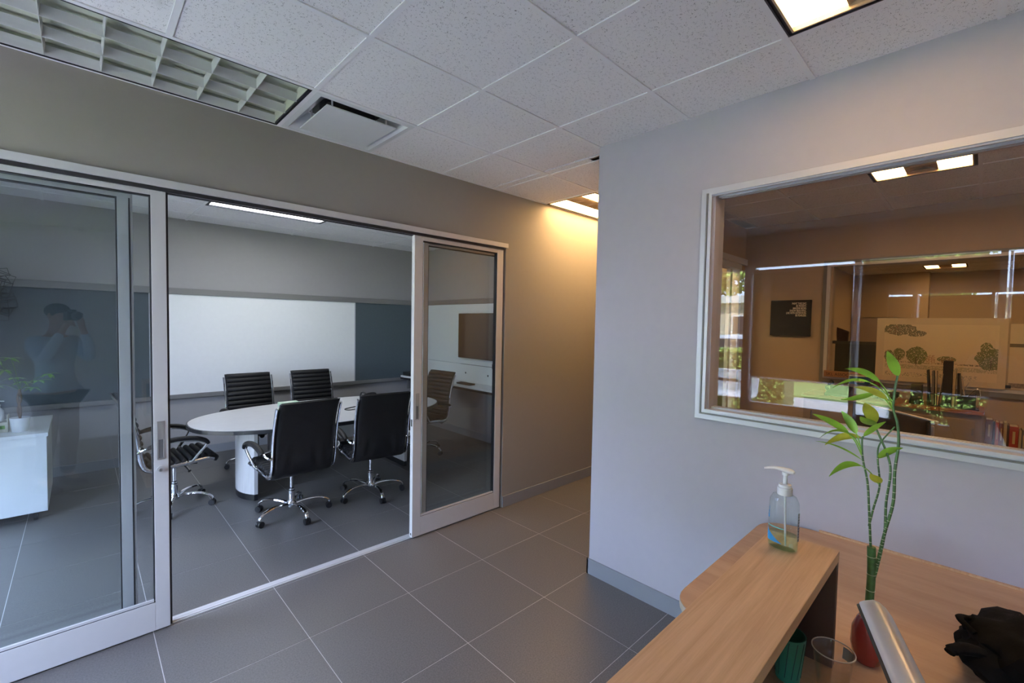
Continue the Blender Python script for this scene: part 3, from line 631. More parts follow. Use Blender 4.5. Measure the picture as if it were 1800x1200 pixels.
    for k in range(5):
        a = 2*PI*k/5 + PI/2 - .618; ca, sa = math.cos(a), math.sin(a)
        pts = [(ca*r, sa*r, z) for r, z in ((.03, .096), (.10, .114), (.19, .118), (.265, .104), (.305, .080), (.313, .058))]
        lg = obj('base_leg', MB().tube(smoothpath(pts, 4), [.020]*8+[.017]*6+[.015]*7, 8, flat=.62, up=(0, 0, 1)), M_chr, t, smooth=True, local=True)
        cst = MB(); tx, ty = -sa, ca
        for s in (-1, 1):
            c0 = Vector((ca*.308, sa*.308, .027)) + Vector((tx, ty, 0))*s*.005; c1 = c0 + Vector((tx, ty, 0))*s*.017
            cst.tube([c0, c1], .0265, 16)
        cst.tube([(ca*.313, sa*.313, .03), (ca*.313, sa*.313, .062)], .011, 10)
        obj('caster', cst, M_blk, lg, smooth=True, local=True)
    return t
ch = make_chair('black ribbed conference chair at left table end, seen side on')
spots = [((.60, 5.03), -PI/2+.06, 'black ribbed conference chair at left table end, seen side on'),
 ((1.335, 4.18), .07, 'near conference chair with its smooth black back to the glass, left one'),
 ((2.075, 4.17), -.10, 'near conference chair with smooth black back, beside right sliding panel'),
 ((1.49, 5.84), PI+.02, 'far conference chair in front of whiteboard, left one'),
 ((2.215, 5.84), PI-.03, 'far conference chair in front of whiteboard, right one'),
 ((3.22, 5.08), PI/2+.12, 'conference chair at right table end seen through the fixed glass panel')]
for i, ((x, y), rz, lab) in enumerate(spots):
    if i == 0: ch.location = (x, y, 0); ch.rotation_euler = (0, 0, rz); ch['label'] = lab
    else: dup(ch, (x, y, 0), rz, lab)

# credenza at the left with plant, sanitiser and tray
t = thing('credenza', 'white mobile credenza behind the left glass door', 'cabinet', (-.75, 5.83, 0))
obj('cabinet_body', B(-1.08, -.215, 5.37, 6.28, .085, .715), M_wht, t, bevel=.002)
obj('cabinet_top', B(-1.09, -.205, 5.355, 6.29, .715, .745), M_wht, t, bevel=.002)
for x in (-1.0, -.29):
    for y in (5.45, 6.20):
        obj('caster', MB().tube([(x-.014, y, .035), (x+.014, y, .035)], .034, 16).tube([(x, y, .05), (x, y, .085)], .012, 8), M_blk, t, smooth=True)
t = thing('potted_plant', 'small leafy green plant in a white pot on credenza', 'plant', (-.375, 5.55, .745))
pb = MB().lathe([(.045, 0), (.048, .004), (.062, .118), (.057, .118), (.052, .10), (0, .10)], -.375, 5.55, .745, 24); obj('pot', pb, M_wht, t, smooth=True)
obj('soil', MB().lathe([(.054, .100), (0, .106)], -.375, 5.55, .745, 20), mat('soil', (.04, .025, .015), .95), t)
trunk = smoothpath([(-.375, 5.55, .84), (-.37, 5.55, .93), (-.385, 5.55, 1.02), (-.37, 5.55, 1.10)])
obj('trunk', MB().tube(trunk, .008, 8).tube(smoothpath([(-.37, 5.555, .84), (-.385, 5.55, .93), (-.365, 5.55, 1.02), (-.375, 5.55, 1.10)]), .007, 8), mat('trunk_brown', (.14, .09, .05), .8), t, smooth=True)
def leaf_mb(p0, p1, w, droop=.0, n=7, up=(0, 0, 1), curl=.25):
    p0 = Vector(p0); p1 = Vector(p1); d = p1-p0; L = d.length; dn = d.normalized(); side = dn.cross(Vector(up)); side = side.normalized() if side.length > .05 else dn.cross(Vector((1, 0, 0))).normalized()
    nr = side.cross(dn)
    rows = []
    for i in range(n+1):
        s = i/n; c = p0 + d*s + nr*(droop*L*4*s*(1-s)); ww = w*.5*(math.sin(PI*min(1, s**.75*.98+.01))**.9) + .0004
        rows.append([c - side*ww + nr*ww*curl, c, c + side*ww + nr*ww*curl])
    return rows
M_plant = mat('houseplant_leaf', (.10, .24, .04), .5, var=.3)
rn = random.Random(5)
for (bx, bz) in ((-.20, 1.215), (-.30, 1.10), (-.36, 1.16), (-.45, 1.27), (-.50, 1.35), (-.52, 1.15), (-.42, 1.36), (-.26, 1.17), (-.40, 1.20)):
    by = 5.55+rn.uniform(-.08, .08)
    br = obj('twig', MB().tube(smoothpath([(-.37, 5.55, 1.09), ((-.37+bx)/2, (5.55+by)/2, (1.10+bz)/2+.02), (bx, by, bz)], 4), .0025, 6), M_stem, t)
    lb = MB()
    for k in range(6):
        a = 2*PI*k/6+rn.uniform(-.3, .3); L = rn.uniform(.05, .085)
        lb.grid(leaf_mb((bx, by, bz), (bx+L*math.cos(a), by+L*math.sin(a)*.8, bz-.02+rn.uniform(-.03, .02)), .026, .06))
    lo = obj('leaf_cluster', lb, M_plant, br, smooth=True)
t = thing('sanitizer_bottle', 'white pump bottle on credenza left of the plant pot', 'bottle', (-.50, 5.62, .80))
obj('bottle_body', MB().lathe([(.032, 0), (.034, .006), (.034, .085), (.012, .115), (.012, .125)], -.50, 5.62, .835, 20), M_wht, t, smooth=True)
obj('pump_head', MB().lathe([(.016, .125), (.016, .14), (.006, .143), (.006, .16), (.012, .162), (.012, .172)], -.50, 5.62, .835, 14).tube([(-.50, 5.62, 1.003), (-.465, 5.61, 1.0)], .005, 8), M_wht, t, smooth=True)
t['label'] = 'white pump bottle standing on the cream caddy left of plant pot'; t.location = (-.50, 5.62, .835)
for o in t.children: o.location = Vector(o.location)+Vector((0, 0, -.035))
t = thing('desk_caddy', 'cream open caddy with green leaf print on credenza', 'caddy', (-.47, 5.62, .745))
obj('tray', MB().box(-.56, -.442, 5.56, 5.68, .745, .830), mat('cream_box', (.55, .52, .42), .7), t, bevel=.002)
obj('back_board', B(-.449, -.442, 5.56, 5.68, .83, .885), mat('cream_box', (.5,.5,.5)), t)
obj('leaf_print', MB().prism([(-.48+.03*math.cos(k*PI/6), 5.5590+.0005*(k % 2)) for k in range(3)], .775, .80) if 0 else B(-.53, -.46, 5.5585, 5.5598, .775, .805), M_plant, t)
# wire wall sculpture
t = thing('wire_sculpture', 'black angular wire wall sculpture at far left of back wall', 'sculpture', (-.545, Yb-.06, 1.65))
rn = random.Random(11)
for k in range(15):
    cx, cz = -.545+rn.uniform(-.05, .03), 1.72+.42*k/14; wd, hd = rn.uniform(.03, .06), rn.uniform(.03, .06); a = rn.uniform(-.5, .5)
    pts = [(cx+(u*wd*math.cos(a)-v*hd*math.sin(a)), Yb-.03-rn.uniform(0, .03), cz+(u*wd*math.sin(a)+v*hd*math.cos(a))) for u, v in ((-1, -1), (1, -1), (1, 1), (-1, 1), (-1, -1))]
    obj('wire_frame', MB().tube(pts, .0035, 5), M_blk, t)
# ------------------------------------------------------------------ LOBBY DESK
def rpoly(pts, r, n=6):
    out = []
    N = len(pts)
    for i in range(N):
        p0, p1, p2 = Vector(pts[i-1]+(0,)), Vector(pts[i]+(0,)), Vector(pts[(i+1) % N]+(0,))
        rr = r[i] if isinstance(r, (list, tuple)) else r
        if rr <= 0: out.append(tuple(p1)[:2]); continue
        a = p1+(p0-p1).normalized()*rr; b = p1+(p2-p1).normalized()*rr
        for k in range(n+1):
            u = k/n; q = a*(1-u)**2+p1*2*u*(1-u)+b*u*u; out.append((q.x, q.y))
    return out
t = thing('reception_desk', 'light oak reception desk against the window wall with raised counter', 'desk', (1.5, .1, 0))
wt = rpoly([(.45, .40), (1.40, .40), (1.50, .722), (2.47, .722), (2.524, .54), (2.524, -1.6), (1.75, -1.6), (1.75, -.42), (.45, -.42)], [0, .03, .10, .10, .02, 0, 0, 0, 0])
obj('worktop', MB().prism(wt, .735, .760), M_oak2, t)
obj('worktop_edge', MB().prism([(x*1.0+(.0012 if x > 2 else -.0012)*0, y) for x, y in rpoly([(.448, .402), (1.399, .402), (1.4985, .724), (2.471, .724), (2.526, .54), (2.526, -1.602), (1.748, -1.602), (1.748, -.422), (.448, -.422)], [0, .03, .10, .10, .02, 0, 0, 0, 0])], .733, .7585), mat('edge_grey_oak', (.45, .38, .30), .5), t)
cnt = obj('counter_top', B(.44, 1.555, .257, .435, 1.062, 1.092), M_oak, t, bevel=.0012)
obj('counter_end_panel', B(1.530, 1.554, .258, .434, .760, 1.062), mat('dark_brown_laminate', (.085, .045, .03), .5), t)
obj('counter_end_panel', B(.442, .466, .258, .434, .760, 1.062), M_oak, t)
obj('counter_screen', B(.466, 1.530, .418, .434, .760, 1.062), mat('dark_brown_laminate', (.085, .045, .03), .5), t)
obj('front_panel', B(.46, 1.38, .375, .393, .0, .735), M_oak, t)
obj('side_panel', B(.46, .48, -.40, .375, .0, .735), M_oak, t)
obj('wall_panel', B(2.49, 2.51, -1.5, .60, .0, .735), M_oak, t)
t = thing('worktop_upstand', 'thin oak strip along the wall behind reception worktop', 'strip', (2.53, 0, .76))
obj('strip_body', B(2.522, 2.535, -1.6, .50, .760, .768), M_oak, t)
# pump bottle
bx, by, bz = 1.445, .372, 1.092
t = thing('sanitizer_bottle', 'clear hand sanitizer pump bottle with blue label on raised counter', 'bottle', (bx, by, bz))
M_pet = glass('clear_bottle_plastic', (.915, .965, .96), 1.45); M_gel = glass('pale_green_gel', (.82, .95, .88), 1.25)
sq = (.62, 1.0)
prof = [(.034, 0), (.0375, .004), (.0385, .012), (.0385, .125), (.037, .142), (.029, .157), (.016, .163), (.0145, .166), (.0145, .172)]
obj('bottle_body', MB().lathe(prof, bx, by, bz, 32, *sq), M_pet, t, smooth=True)
obj('gel', MB().lathe([(.033, .004), (.0365, .008), (.0365, .046), (0, .046)], bx, by, bz, 28, *sq), M_gel, t, smooth=True)
M_pump = mat('white_pump_plastic', (.78, .76, .74), .35)
obj('collar', MB().lathe([(.0185, .158), (.019, .160), (.019, .178), (.016, .180), (.016, .187), (.008, .189)], bx, by, bz, 28), M_pump, t, smooth=True)
pd = obj('pump_stem', MB().lathe([(.0055, .187), (.0055, .212), (.009, .214), (.009, .222)], bx, by, bz, 16), M_pump, t, smooth=True)
nz = smoothpath([(bx-.002, by-.022, bz+.2255), (bx, by, bz+.228), (bx-.006, by+.028, bz+.230), (bx-.012, by+.052, bz+.224)], 5)
obj('nozzle', MB().tube(nz, [.006, .009, .011, .012, .012, .011, .010, .009, .008, .0075, .007, .0065, .006, .0055, .005, .0045][:len(nz)], 12, flat=.6, up=(0, 0, 1)), M_pump, pd, smooth=True)
obj('dip_tube', MB().tube([(bx, by, bz+.165), (bx+.004, by-.006, bz+.01)], .0025, 8), M_pump, t, smooth=True)
def wrap(name, a0, a1, z0, z1, m, parent, slope=0.0, n=10, r=.0388, cut=None):
    rows = []
    for z in (0, 1):
        row = []
        for k in range(n+1):
            a = a0+(a1-a0)*k/n; zz = (z0 if not z else z1+slope*k/n); zz = max(zz, z0+.0005) if z else zz
            row.append((bx+r*sq[0]*math.cos(a), by+r*sq[1]*math.sin(a), bz+zz))
        rows.append(row)
    return obj(name, MB().grid(rows), m, parent, smooth=True)
# camera side is toward (-x,-y): angles about 225 deg; left edge in view is +y, right edge is -y
lab = wrap('blue_label', math.radians(100), math.radians(185), .022, .060, mat('label_blue', (.02, .22, .48), .4), t, slope=-.038)
wrap('label_stripe', math.radians(100), math.radians(190), .064, .0665, mat('label_teal', (.05, .42, .40), .4), lab, slope=0)
gl = wrap('back_text_panel', math.radians(252), math.radians(280), .035, .115, mat('label_smoke', (.35, .37, .40), .5), t, r=.0390)
for k in range(9):
    wrap('printed_line', math.radians(253), math.radians(279-6*(k % 3)), .040+.008*k, .0415+.008*k, mat('print_dark', (.05, .06, .10), .6), gl, r=.0394)
for k, (z, hgt) in enumerate(((.086, .012), (.100, .008), (.110, .010))):
    wrap('printed_mark', math.radians(112+4*k), math.radians(124), z, z+hgt, mat('label_blue', (0, 0, 0)), t, r=.0392)

# bamboo in red vase
t = thing('lucky_bamboo', 'lucky bamboo with thin jointed stems and long leaves in red vase', 'plant', (1.64, .196, .76))
obj('vase', MB().lathe([(.026, 0), (.032, .006), (.040, .05), (.038, .095), (.027, .125), (.022, .133), (.018, .133), (.022, .12), (.0, .118)], 1.64, .196, .76, 28), M_red, t, smooth=True)
stems = [([[1.64,.197,1.098],[1.64,.194,1.017],[1.64,.195,.957],[1.64,.196,.889],[1.64,.196,.80]], .0105),
 ([[1.64,.198,1.085],[1.639,.206,1.197],[1.638,.213,1.283],[1.637,.226,1.347],[1.636,.23,1.403],[1.636,.227,1.414]], .0032),
 ([[1.6395,.205,1.157],[1.64,.197,1.211],[1.641,.186,1.28],[1.641,.193,1.354],[1.641,.19,1.399],[1.645,.16,1.453]], .0028),
 ([[1.642,.190,1.000],[1.642,.183,1.037],[1.643,.17,1.146],[1.643,.17,1.235],[1.644,.164,1.318],[1.643,.172,1.37],[1.639,.204,1.451]], .0038),
 ([[1.642,.187,1.020],[1.643,.17,1.146],[1.645,.155,1.239],[1.645,.155,1.33],[1.646,.15,1.406],[1.645,.155,1.465],[1.644,.165,1.505],[1.644,.163,1.565],[1.645,.159,1.597]], .0042)]
for k, (pts, r) in enumerate(stems):
    P = smoothpath(pts, 6); n = len(P)
    rs = [r*(1-.35*i/n) if k else r for i in range(n)]
    st = obj('stem', MB().tube(P, rs, 10), M_stem, t, smooth=True)
    L = 0; step = .020 if k else .055; nx = step*.5; nb = MB()
    for i in range(1, n):
        seg = (P[i]-P[i-1]).length; d = (P[i]-P[i-1]).normalized()
        while nx <= L+seg:
            c = P[i-1]+d*(nx-L)
            if k and c.z > 1.36: break
            nb.tube([c-d*.0006, c+d*.0006], rs[i]*1.14+.0002, 10); nx += step*(.8+.4*random.random())
        L += seg
    if nb.v: obj('stem_nodes', nb, M_node, st, kind='stuff', smooth=True)
leaves = [([1.645,.159,1.594],[1.596,.179,1.666],.0165),([1.64,.196,1.574],[1.615,.275,1.608],.0146),([1.642,.178,1.526],[1.6,.251,1.558],.0146),([1.639,.204,1.544],[1.62,.283,1.516],.0128),([1.638,.218,1.572],[1.62,.304,1.547],.0073),([1.639,.204,1.454],[1.573,.219,1.52],.022),([1.639,.203,1.449],[1.567,.227,1.481],.0201),([1.634,.243,1.419],[1.643,.283,1.479],.0183),([1.632,.26,1.415],[1.578,.343,1.469],.0165),([1.633,.257,1.414],[1.578,.323,1.399],.0073),([1.636,.231,1.411],[1.655,.323,1.366],.0183),([1.636,.227,1.414],[1.619,.177,1.468],.011),([1.636,.228,1.328],[1.641,.306,1.275],.0165),([1.641,.185,1.285],[1.617,.205,1.314],.0183),([1.64,.193,1.357],[1.641,.14,1.398],.0165),([1.636,.228,1.345],[1.569,.33,1.391],.0045)]
yel = {2, 5, 10, 13}
drp = [.03, .14, .12, -.08, .2, .05, -.05, .04, .06, .25, .14, .05, .22, .0, .10, .1]
vd = Vector((.99, .12, 0))
for k, (a, b, wd) in enumerate(leaves):
    A = Vector(a); Bv = Vector(b)
    side = (Bv-A).normalized().cross(vd)   # blade faces roughly along the desk
    up = vd + Vector((0, 0, .8))
    mb = MB().grid(leaf_mb(a, b, wd*1.5, drp[k]*0, 12, up=up, curl=.22))
    # arch the blade upward / let its tip fall
    L = (Bv-A).length
    nv = []
    for v in mb.v:
        s = max(0, min(1, (Vector(v)-A).dot(Bv-A)/L**2)); nv.append((v[0], v[1], v[2]+drp[k]*L*4*s*(1-s)*.8))
    mb.v = nv
    obj('leaf', mb, M_leafy if k in yel else M_leaf, t, smooth=True)
tw = [([1.644,.165,1.505],[1.64,.196,1.574]),([1.644,.164,1.497],[1.642,.178,1.526]),([1.644,.164,1.497],[1.639,.204,1.544]),([1.636,.229,1.358],[1.634,.243,1.419]),([1.636,.229,1.358],[1.632,.26,1.415]),([1.641,.186,1.28],[1.636,.228,1.328]),([1.644,.164,1.52],[1.638,.218,1.572]),([1.636,.229,1.37],[1.633,.257,1.414])]
for a, b in tw:
    mid = (Vector(a)+Vector(b))/2+Vector((0, 0, .008)); obj('leaf_stalk', MB().tube(smoothpath([a, mid, b], 4), .0017, 6), M_leaf, t, smooth=True)

# monitor seen edge on, silver rounded back
t = thing('desktop_monitor', 'silver curved back desktop monitor seen edge on, in front of bamboo', 'monitor', (.86, .06, .76))
o0 = Vector((1.115, .158, 1.196)); d = Vector((-.22, -.075, 0)).normalized()
wd_ = Vector((.075, -.212, -.525)).normalized(); nn = d.cross(wd_).normalized()
if nn.y > 0: nn = -nn
def mon(u0, u1, prof, s0, s1, name, m, par, round_=.045):
    corner = [(s0+round_*(1-math.cos(PI/2*k/6)), u0+round_*(1-math.sin(PI/2*k/6))) for k in range(7)]
    outline = [(s0, u1)] + corner + [(s0+s1-a, b) for a, b in reversed(corner)] + [(s1, u1)]
    rows = []; cs, cu = (s0+s1)/2, (u0+u1)/2
    for off, shr in prof: rows.append([o0+d*(cs+(s-cs)*(1-shr/(s1-s0)*2))+wd_*(cu+(u-cu)*(1-shr/(u1-u0)*2))+nn*off for s, u in outline+[outline[0]]])
    mb = MB().grid(rows); nc = len(outline); mb.f.append(tuple(range(nc))); b = (len(rows)-1)*(nc+1); mb.f.append(tuple(b+i for i in range(nc)))
    return obj(name, mb, m, par, smooth=True)
M_silver = mat('silver_casing', (.62, .62, .65), .33, .6)
mon(0, .40, [(.0, .004), (.003, .001), (.010, .0), (.026, .0), (.034, .004), (.040, .012), (.043, .022)], 0, .52, 'rear_casing', M_silver, t)
mon(0, .40, [(-.004, .004), (-.001, .003), (.001, .003)], 0, .52, 'screen_bezel', M_blk, t)
ft = Vector((o0.x, o0.y, 0))+d*.26+Vector((.06, -.17, 0))
obj('stand_neck', MB().tube([(ft.x+.02, ft.y-.03, .768), (ft.x-.01, ft.y+.03, .90)], .020, 14), M_silver, t, smooth=True)
obj('stand_foot', MB().lathe([(.10, 0), (.105, .004), (.09, .010), (0, .012)], ft.x, ft.y, .76, 32), M_silver, t, smooth=True)
# cups under the counter
t = thing('plastic_cup', 'empty clear plastic cup on worktop beside the raised counter leg', 'cup', (1.42, .238, .76))
obj('cup_body', MB().lathe([(.0, .002), (.030, .002), (.031, 0), (.046, .118), (.0485, .120), (.046, .122), (.0445, .118), (.030, .004)], 1.42, .238, .76, 28), glass('thin_cup_plastic', (.93, .93, .93), 1.6), t, smooth=True)
obj('cup_rim', MB().tube([(1.42+.0475*math.cos(2*PI*k/32), .238+.0475*math.sin(2*PI*k/32), .881) for k in range(33)], .0016, 6), mat('frosted_rim', (.55, .52, .48), .4), t, smooth=True)
obj('cup_label', MB().grid([[(1.42+r*math.cos(a), .238+r*math.sin(a), z) for a in [math.radians(-60+6*k) for k in range(8)]] for r, z in ((.0425, .845), (.0465, .875))]), mat('frosted_white', (.6, .56, .5), .6), t)
t = thing('paper_cup', 'green patterned paper cup tucked under the raised counter', 'cup', (1.40, .335, .76))
obj('cup_body', MB().lathe([(0, .003), (.028, .003), (.029, 0), (.040, .125), (.0375, .125), (.027, .01), (0, .01)], 1.40, .335, .76, 28), mat('cup_green', (.03, .20, .12), .5), t, smooth=True)
for k in range(12):
    a = 2*PI*k/12; c = Vector((1.40, .335, .76)); p = lambda r, z, aa: (c.x+r*math.cos(aa), c.y+r*math.sin(aa), c.z+z)
    obj('painted_band', MB().tube([p(.0305, .015, a), p(.0398, .118, a+.25)], .0012, 5), mat('cup_dark_green', (.01, .06, .05), .5), t)
# black bag on the worktop
t = thing('black_bag', 'black soft bag with loose straps lying on reception worktop', 'bag', (1.87, -.10, .76))
mb = MB().ico((0, 0, 0), 1, 4)
V = []
from mathutils import noise
for v in mb.v:
    p = Vector(v); n1 = noise.noise(p*2.1+Vector((3, 1, 7))); n2 = noise.noise(p*5.5)
    ridge = abs(noise.noise(p*2.8+Vector((9, 2, 4))))
    r = 1+.26*n1+.09*n2-.12*ridge
    q = Vector((p.x*r*.19, p.y*r*.16, p.z*r*.085))
    V.append((1.90+q.x, -.135+q.y, max(.761, .815+q.z)))
mb.v = V
obj('bag_body', mb, M_bag, t, smooth=True)
obj('strap', MB().tube(smoothpath([(1.80, -.05, .83), (1.765, -.01, .845), (1.735, .018, .845), (1.72, .028, .838)]), [.020]*10+[.017]*5+[.013]*4, 10, flat=.7), M_bag, t, smooth=True)
obj('strap', MB().tube(smoothpath([(1.84, -.02, .86), (1.865, .012, .875), (1.90, .005, .87), (1.93, -.03, .86)]), .010, 8, flat=.6), M_bag, t, smooth=True)
obj('lining_flap', MB().grid([[(1.96, -.17, .875), (2.02, -.16, .845)], [(1.99, -.13, .895), (2.03, -.11, .875)]]), mat('tan_lining', (.30, .22, .12), .8), t)

# ------------------------------------------------------------------ OFFICE BEHIND THE INTERIOR WINDOW
t = thing('wall_plaque', 'square black plaque with pale lettering on the brown office wall', 'sign', (5.80, 1.51, 1.85))
obj('plaque_board', B(5.79, 5.819, 1.312, 1.712, 1.645, 2.045), mat('plaque_black', (.012, .012, .014), .5), t, bevel=.002)
M_let = mat('pale_lettering', (.85, .74, .60), .6)
for k, s in enumerate(('PAINT THIS DAY.', 'BE PRESENT.', 'IMAGINE MORE.', 'KNOW BEAUTIFUL.', 'LIVE WITH INTENTION.', 'BE FEARLESS.')):
    text('lettering', s, .031, M_let, t, (5.788, 1.355, 1.996-.0265*k), (PI/2, 0, -PI/2), 'RIGHT', .0006, sx=.60, bold=.0006)
def poster_mat():
    m = bpy.data.materials.new('landscape_print'); m.use_nodes = True; n = m.node_tree.nodes; l = m.node_tree.links; b = n['Principled BSDF']
    b.inputs['Roughness'].default_value = .6
    tc = n.new('ShaderNodeTexCoord'); sp = n.new('ShaderNodeSeparateXYZ'); l.new(tc.outputs['Object'], sp.inputs[0])
    def math_(op, a, b_=None, c=None):
        k = n.new('ShaderNodeMath'); k.operation = op
        for i, v in enumerate((a, b_, c)):
            if v is None: continue
            if isinstance(v, (int, float)): k.inputs[i].default_value = v
            else: l.new(v, k.inputs[i])
        return k.outputs[0]
    no = n.new('ShaderNodeTexNoise'); no.inputs['Scale'].default_value = 110; no.inputs['Detail'].default_value = 3; l.new(tc.outputs['Object'], no.inputs[0])
    no2 = n.new('ShaderNodeTexNoise'); no2.inputs['Scale'].default_value = 22; no2.inputs['Detail'].default_value = 4; l.new(tc.outputs['Object'], no2.inputs[0])
    col = None
    def layer(fac, c):
        nonlocal col
        k = n.new('ShaderNodeMix'); k.data_type = 'RGBA'; l.new(fac, k.inputs[0]); k.inputs[7].default_value = (*c, 1)
        if col is None: k.inputs[6].default_value = (.66, .52, .34, 1)
        else: l.new(col, k.inputs[6])
        col = k.outputs[2]
    Y, Z = sp.outputs['Y'], sp.outputs['Z']
    def ell(cy, cz, ry, rz, thr=.52, hard=1.0):
        a = math_('DIVIDE', math_('SUBTRACT', Y, cy), ry); b2 = math_('DIVIDE', math_('SUBTRACT', Z, cz), rz)
        dd = math_('ADD', math_('MULTIPLY', a, a), math_('MULTIPLY', b2, b2))
        e = math_('ADD', dd, math_('MULTIPLY', math_('SUBTRACT', no2.outputs[0], .5), 1.1))
        return math_('MULTIPLY', math_('LESS_THAN', e, 1.0), math_('GREATER_THAN', no.outputs[0], thr))
    def rect(y0, y1, z0, z1, thr=.0):
        r = math_('MULTIPLY', math_('MULTIPLY', math_('GREATER_THAN', Y, y0), math_('LESS_THAN', Y, y1)), math_('MULTIPLY', math_('GREATER_THAN', Z, z0), math_('LESS_THAN', Z, z1)))
        return math_('MULTIPLY', r, math_('GREATER_THAN', no.outputs[0], thr)) if thr else r
    # y grows to the left in view, range -.15 (right) ... .73 (left); z 1.25..1.845
    layer(rect(-.10, .66, 1.36, 1.40, .47), (.42, .36, .22))     # road / verge
    layer(rect(.02, .66, 1.285, 1.325, .55), (.30, .27, .20))
    layer(rect(-.10, .66, 1.415, 1.43, .50), (.20, .16, .10))
    layer(rect(.30, .40, 1.42, 1.50, .50), (.46, .28, .18))
    for a in ((.56, 1.735, .13, .055), (.44, 1.70, .07, .03)): layer(ell(*a, .42), (.17, .15, .09))
    layer(ell(.60, 1.73, .06, .04, .60), (.35, .12, .08))
    for a in ((.635, 1.48, .035, .055), (.56, 1.495, .045, .06), (.43, 1.49, .075, .085), (.225, 1.465, .06, .03), (-.06, 1.49, .10, .10), (-.03, 1.58, .04, .05)): layer(ell(*a, .41), (.17, .18, .07))
    layer(ell(.22, 1.455, .05, .028, .5), (.30, .17, .09))
    for y in (.432, .56, .637, -.06): layer(rect(y-.003, y+.003, 1.40, 1.48), (.10, .07, .04))
    l.new(col, b.inputs['Base Color']); return m
t = thing('landscape_poster', 'large cream presentation board with tree lined landscape drawing', 'poster', (0, 0, 0))
pb = obj('board', B(5.772, 5.782, -.152, .735, 1.232, 1.848), mat('cream_board', (.58, .46, .31), .7), t)
obj('printed_scene', B(5.7705, 5.7718, -.10, .675, 1.28, 1.785), poster_mat(), t)
t = thing('landscape_poster', 'partly seen cream drawing board at right window edge', 'poster', (0, 0, 0))
obj('board', B(5.785, 5.793, -.95, -.165, 1.232, 1.80), mat('cream_board', (.5, .5, .5)), t)
obj('dark_band', B(5.7835, 5.785, -.95, -.165, 1.60, 1.63), mat('band_brown', (.16, .13, .09), .7), t)
obj('printed_shrub', B(5.7835, 5.785, -.40, -.17, 1.25, 1.29), mat('print_brown', (.25, .18, .12), .7, var=.5, vscale=90), t)
obj('clip', B(5.775, 5.785, -.185, -.150, 1.245, 1.27), M_blk, t)
t = thing('name_sign', 'wooden desk sign with raised company lettering in the office window', 'sign', (5.78, 1.0, 1.232))
obj('sign_block', B(5.765, 5.785, .80, 1.165, 1.222, 1.285), mat('sign_wood', (.36, .17, .07), .5), t, bevel=.002)
text('lettering', 'SKL ASSOCIATES', .046, mat('sign_dark', (.05, .02, .015), .5), t, (5.763, 1.145, 1.236), (PI/2, 0, -PI/2), 'LEFT', .001, sx=.88)
t = thing('tissue_box', 'blue tissue box with white markings beside the wooden desk sign', 'tissue box', (5.70, .83, 1.17))
obj('box_body', B(5.66, 5.76, .765, .925, 1.175, 1.255), mat('box_blue', (.02, .07, .20), .5), t, bevel=.003)
obj('box_top', B(5.662, 5.758, .767, .923, 1.2545, 1.262), mat('box_white', (.6, .6, .5), .6), t)
for k in range(6): obj('printed_mark', B(5.6585, 5.6600, .80+.014*k, .808+.014*k, 1.195, 1.222+.004*(k % 2)), mat('mark_white', (.75, .70, .70), .6), t)
# credenza cabinet in the office
t = thing('office_cabinet', 'beige office cabinet with cherry wood top below the landscape poster', 'cabinet', (5.6, .6, 0))
obj('cabinet_body', B(5.38, 5.80, -.02, 1.25, .04, 1.035), mat('cabinet_beige', (.30, .235, .165), .55), t)
obj('plinth', B(5.42, 5.80, 0, 1.23, 0, .04), M_blk, t)
obj('wood_top', B(5.355, 5.805, -.035, 1.26, 1.035, 1.062), M_cherry, t, bevel=.002)
for y0_, y1_ in ((.015, .61), (.63, 1.225)):
    dr = obj('door', B(5.370, 5.380, y0_, y1_, .08, .985), mat('cabinet_beige', (.3,.2,.1)), t, bevel=.001)
    obj('hinge', B(5.364, 5.372, y0_+.004, y0_+.018, .86, .92), M_rail, dr)
    obj('handle', MB().tube([(5.36, y1_-.05, .80), (5.36, y1_-.05, .90)], .006, 8), M_chr, dr)
t = thing('file_organizer', 'black wire desk organizer holding upright folders and binders', 'organizer', (5.52, .14, 1.062))
obj('organizer_base', B(5.44, 5.62, -.005, .32, 1.062, 1.070), M_blk, t)
for y in (.318, .02):
    obj('end_plate', B(5.44, 5.62, y-.003, y+.003, 1.07, 1.20), M_blk, t)
obj('front_bar', MB().tube([(5.44, .318, 1.17), (5.44, .02, 1.17)], .004, 6).tube([(5.62, .318, 1.17), (5.62, .02, 1.17)], .004, 6), M_blk, t)
obj('mesh_panel', B(5.438, 5.441, .02, .125, 1.07, 1.175), M_blk, t)
def leanbox(y, lean, th, z1, dx0=5.455, dx1=5.60):
    mb = MB(); z0 = 1.072; b = [(y, z0), (y+th, z0), (y+th+lean, z1), (y+lean, z1)]
    for x in (dx0, dx1): mb.v += [(x, yy, zz) for yy, zz in b]
    mb.f = [(0, 1, 2, 3), (7, 6, 5, 4)]+[(i, 4+i, 4+(i+1) % 4, (i+1) % 4) for i in range(4)]; return mb
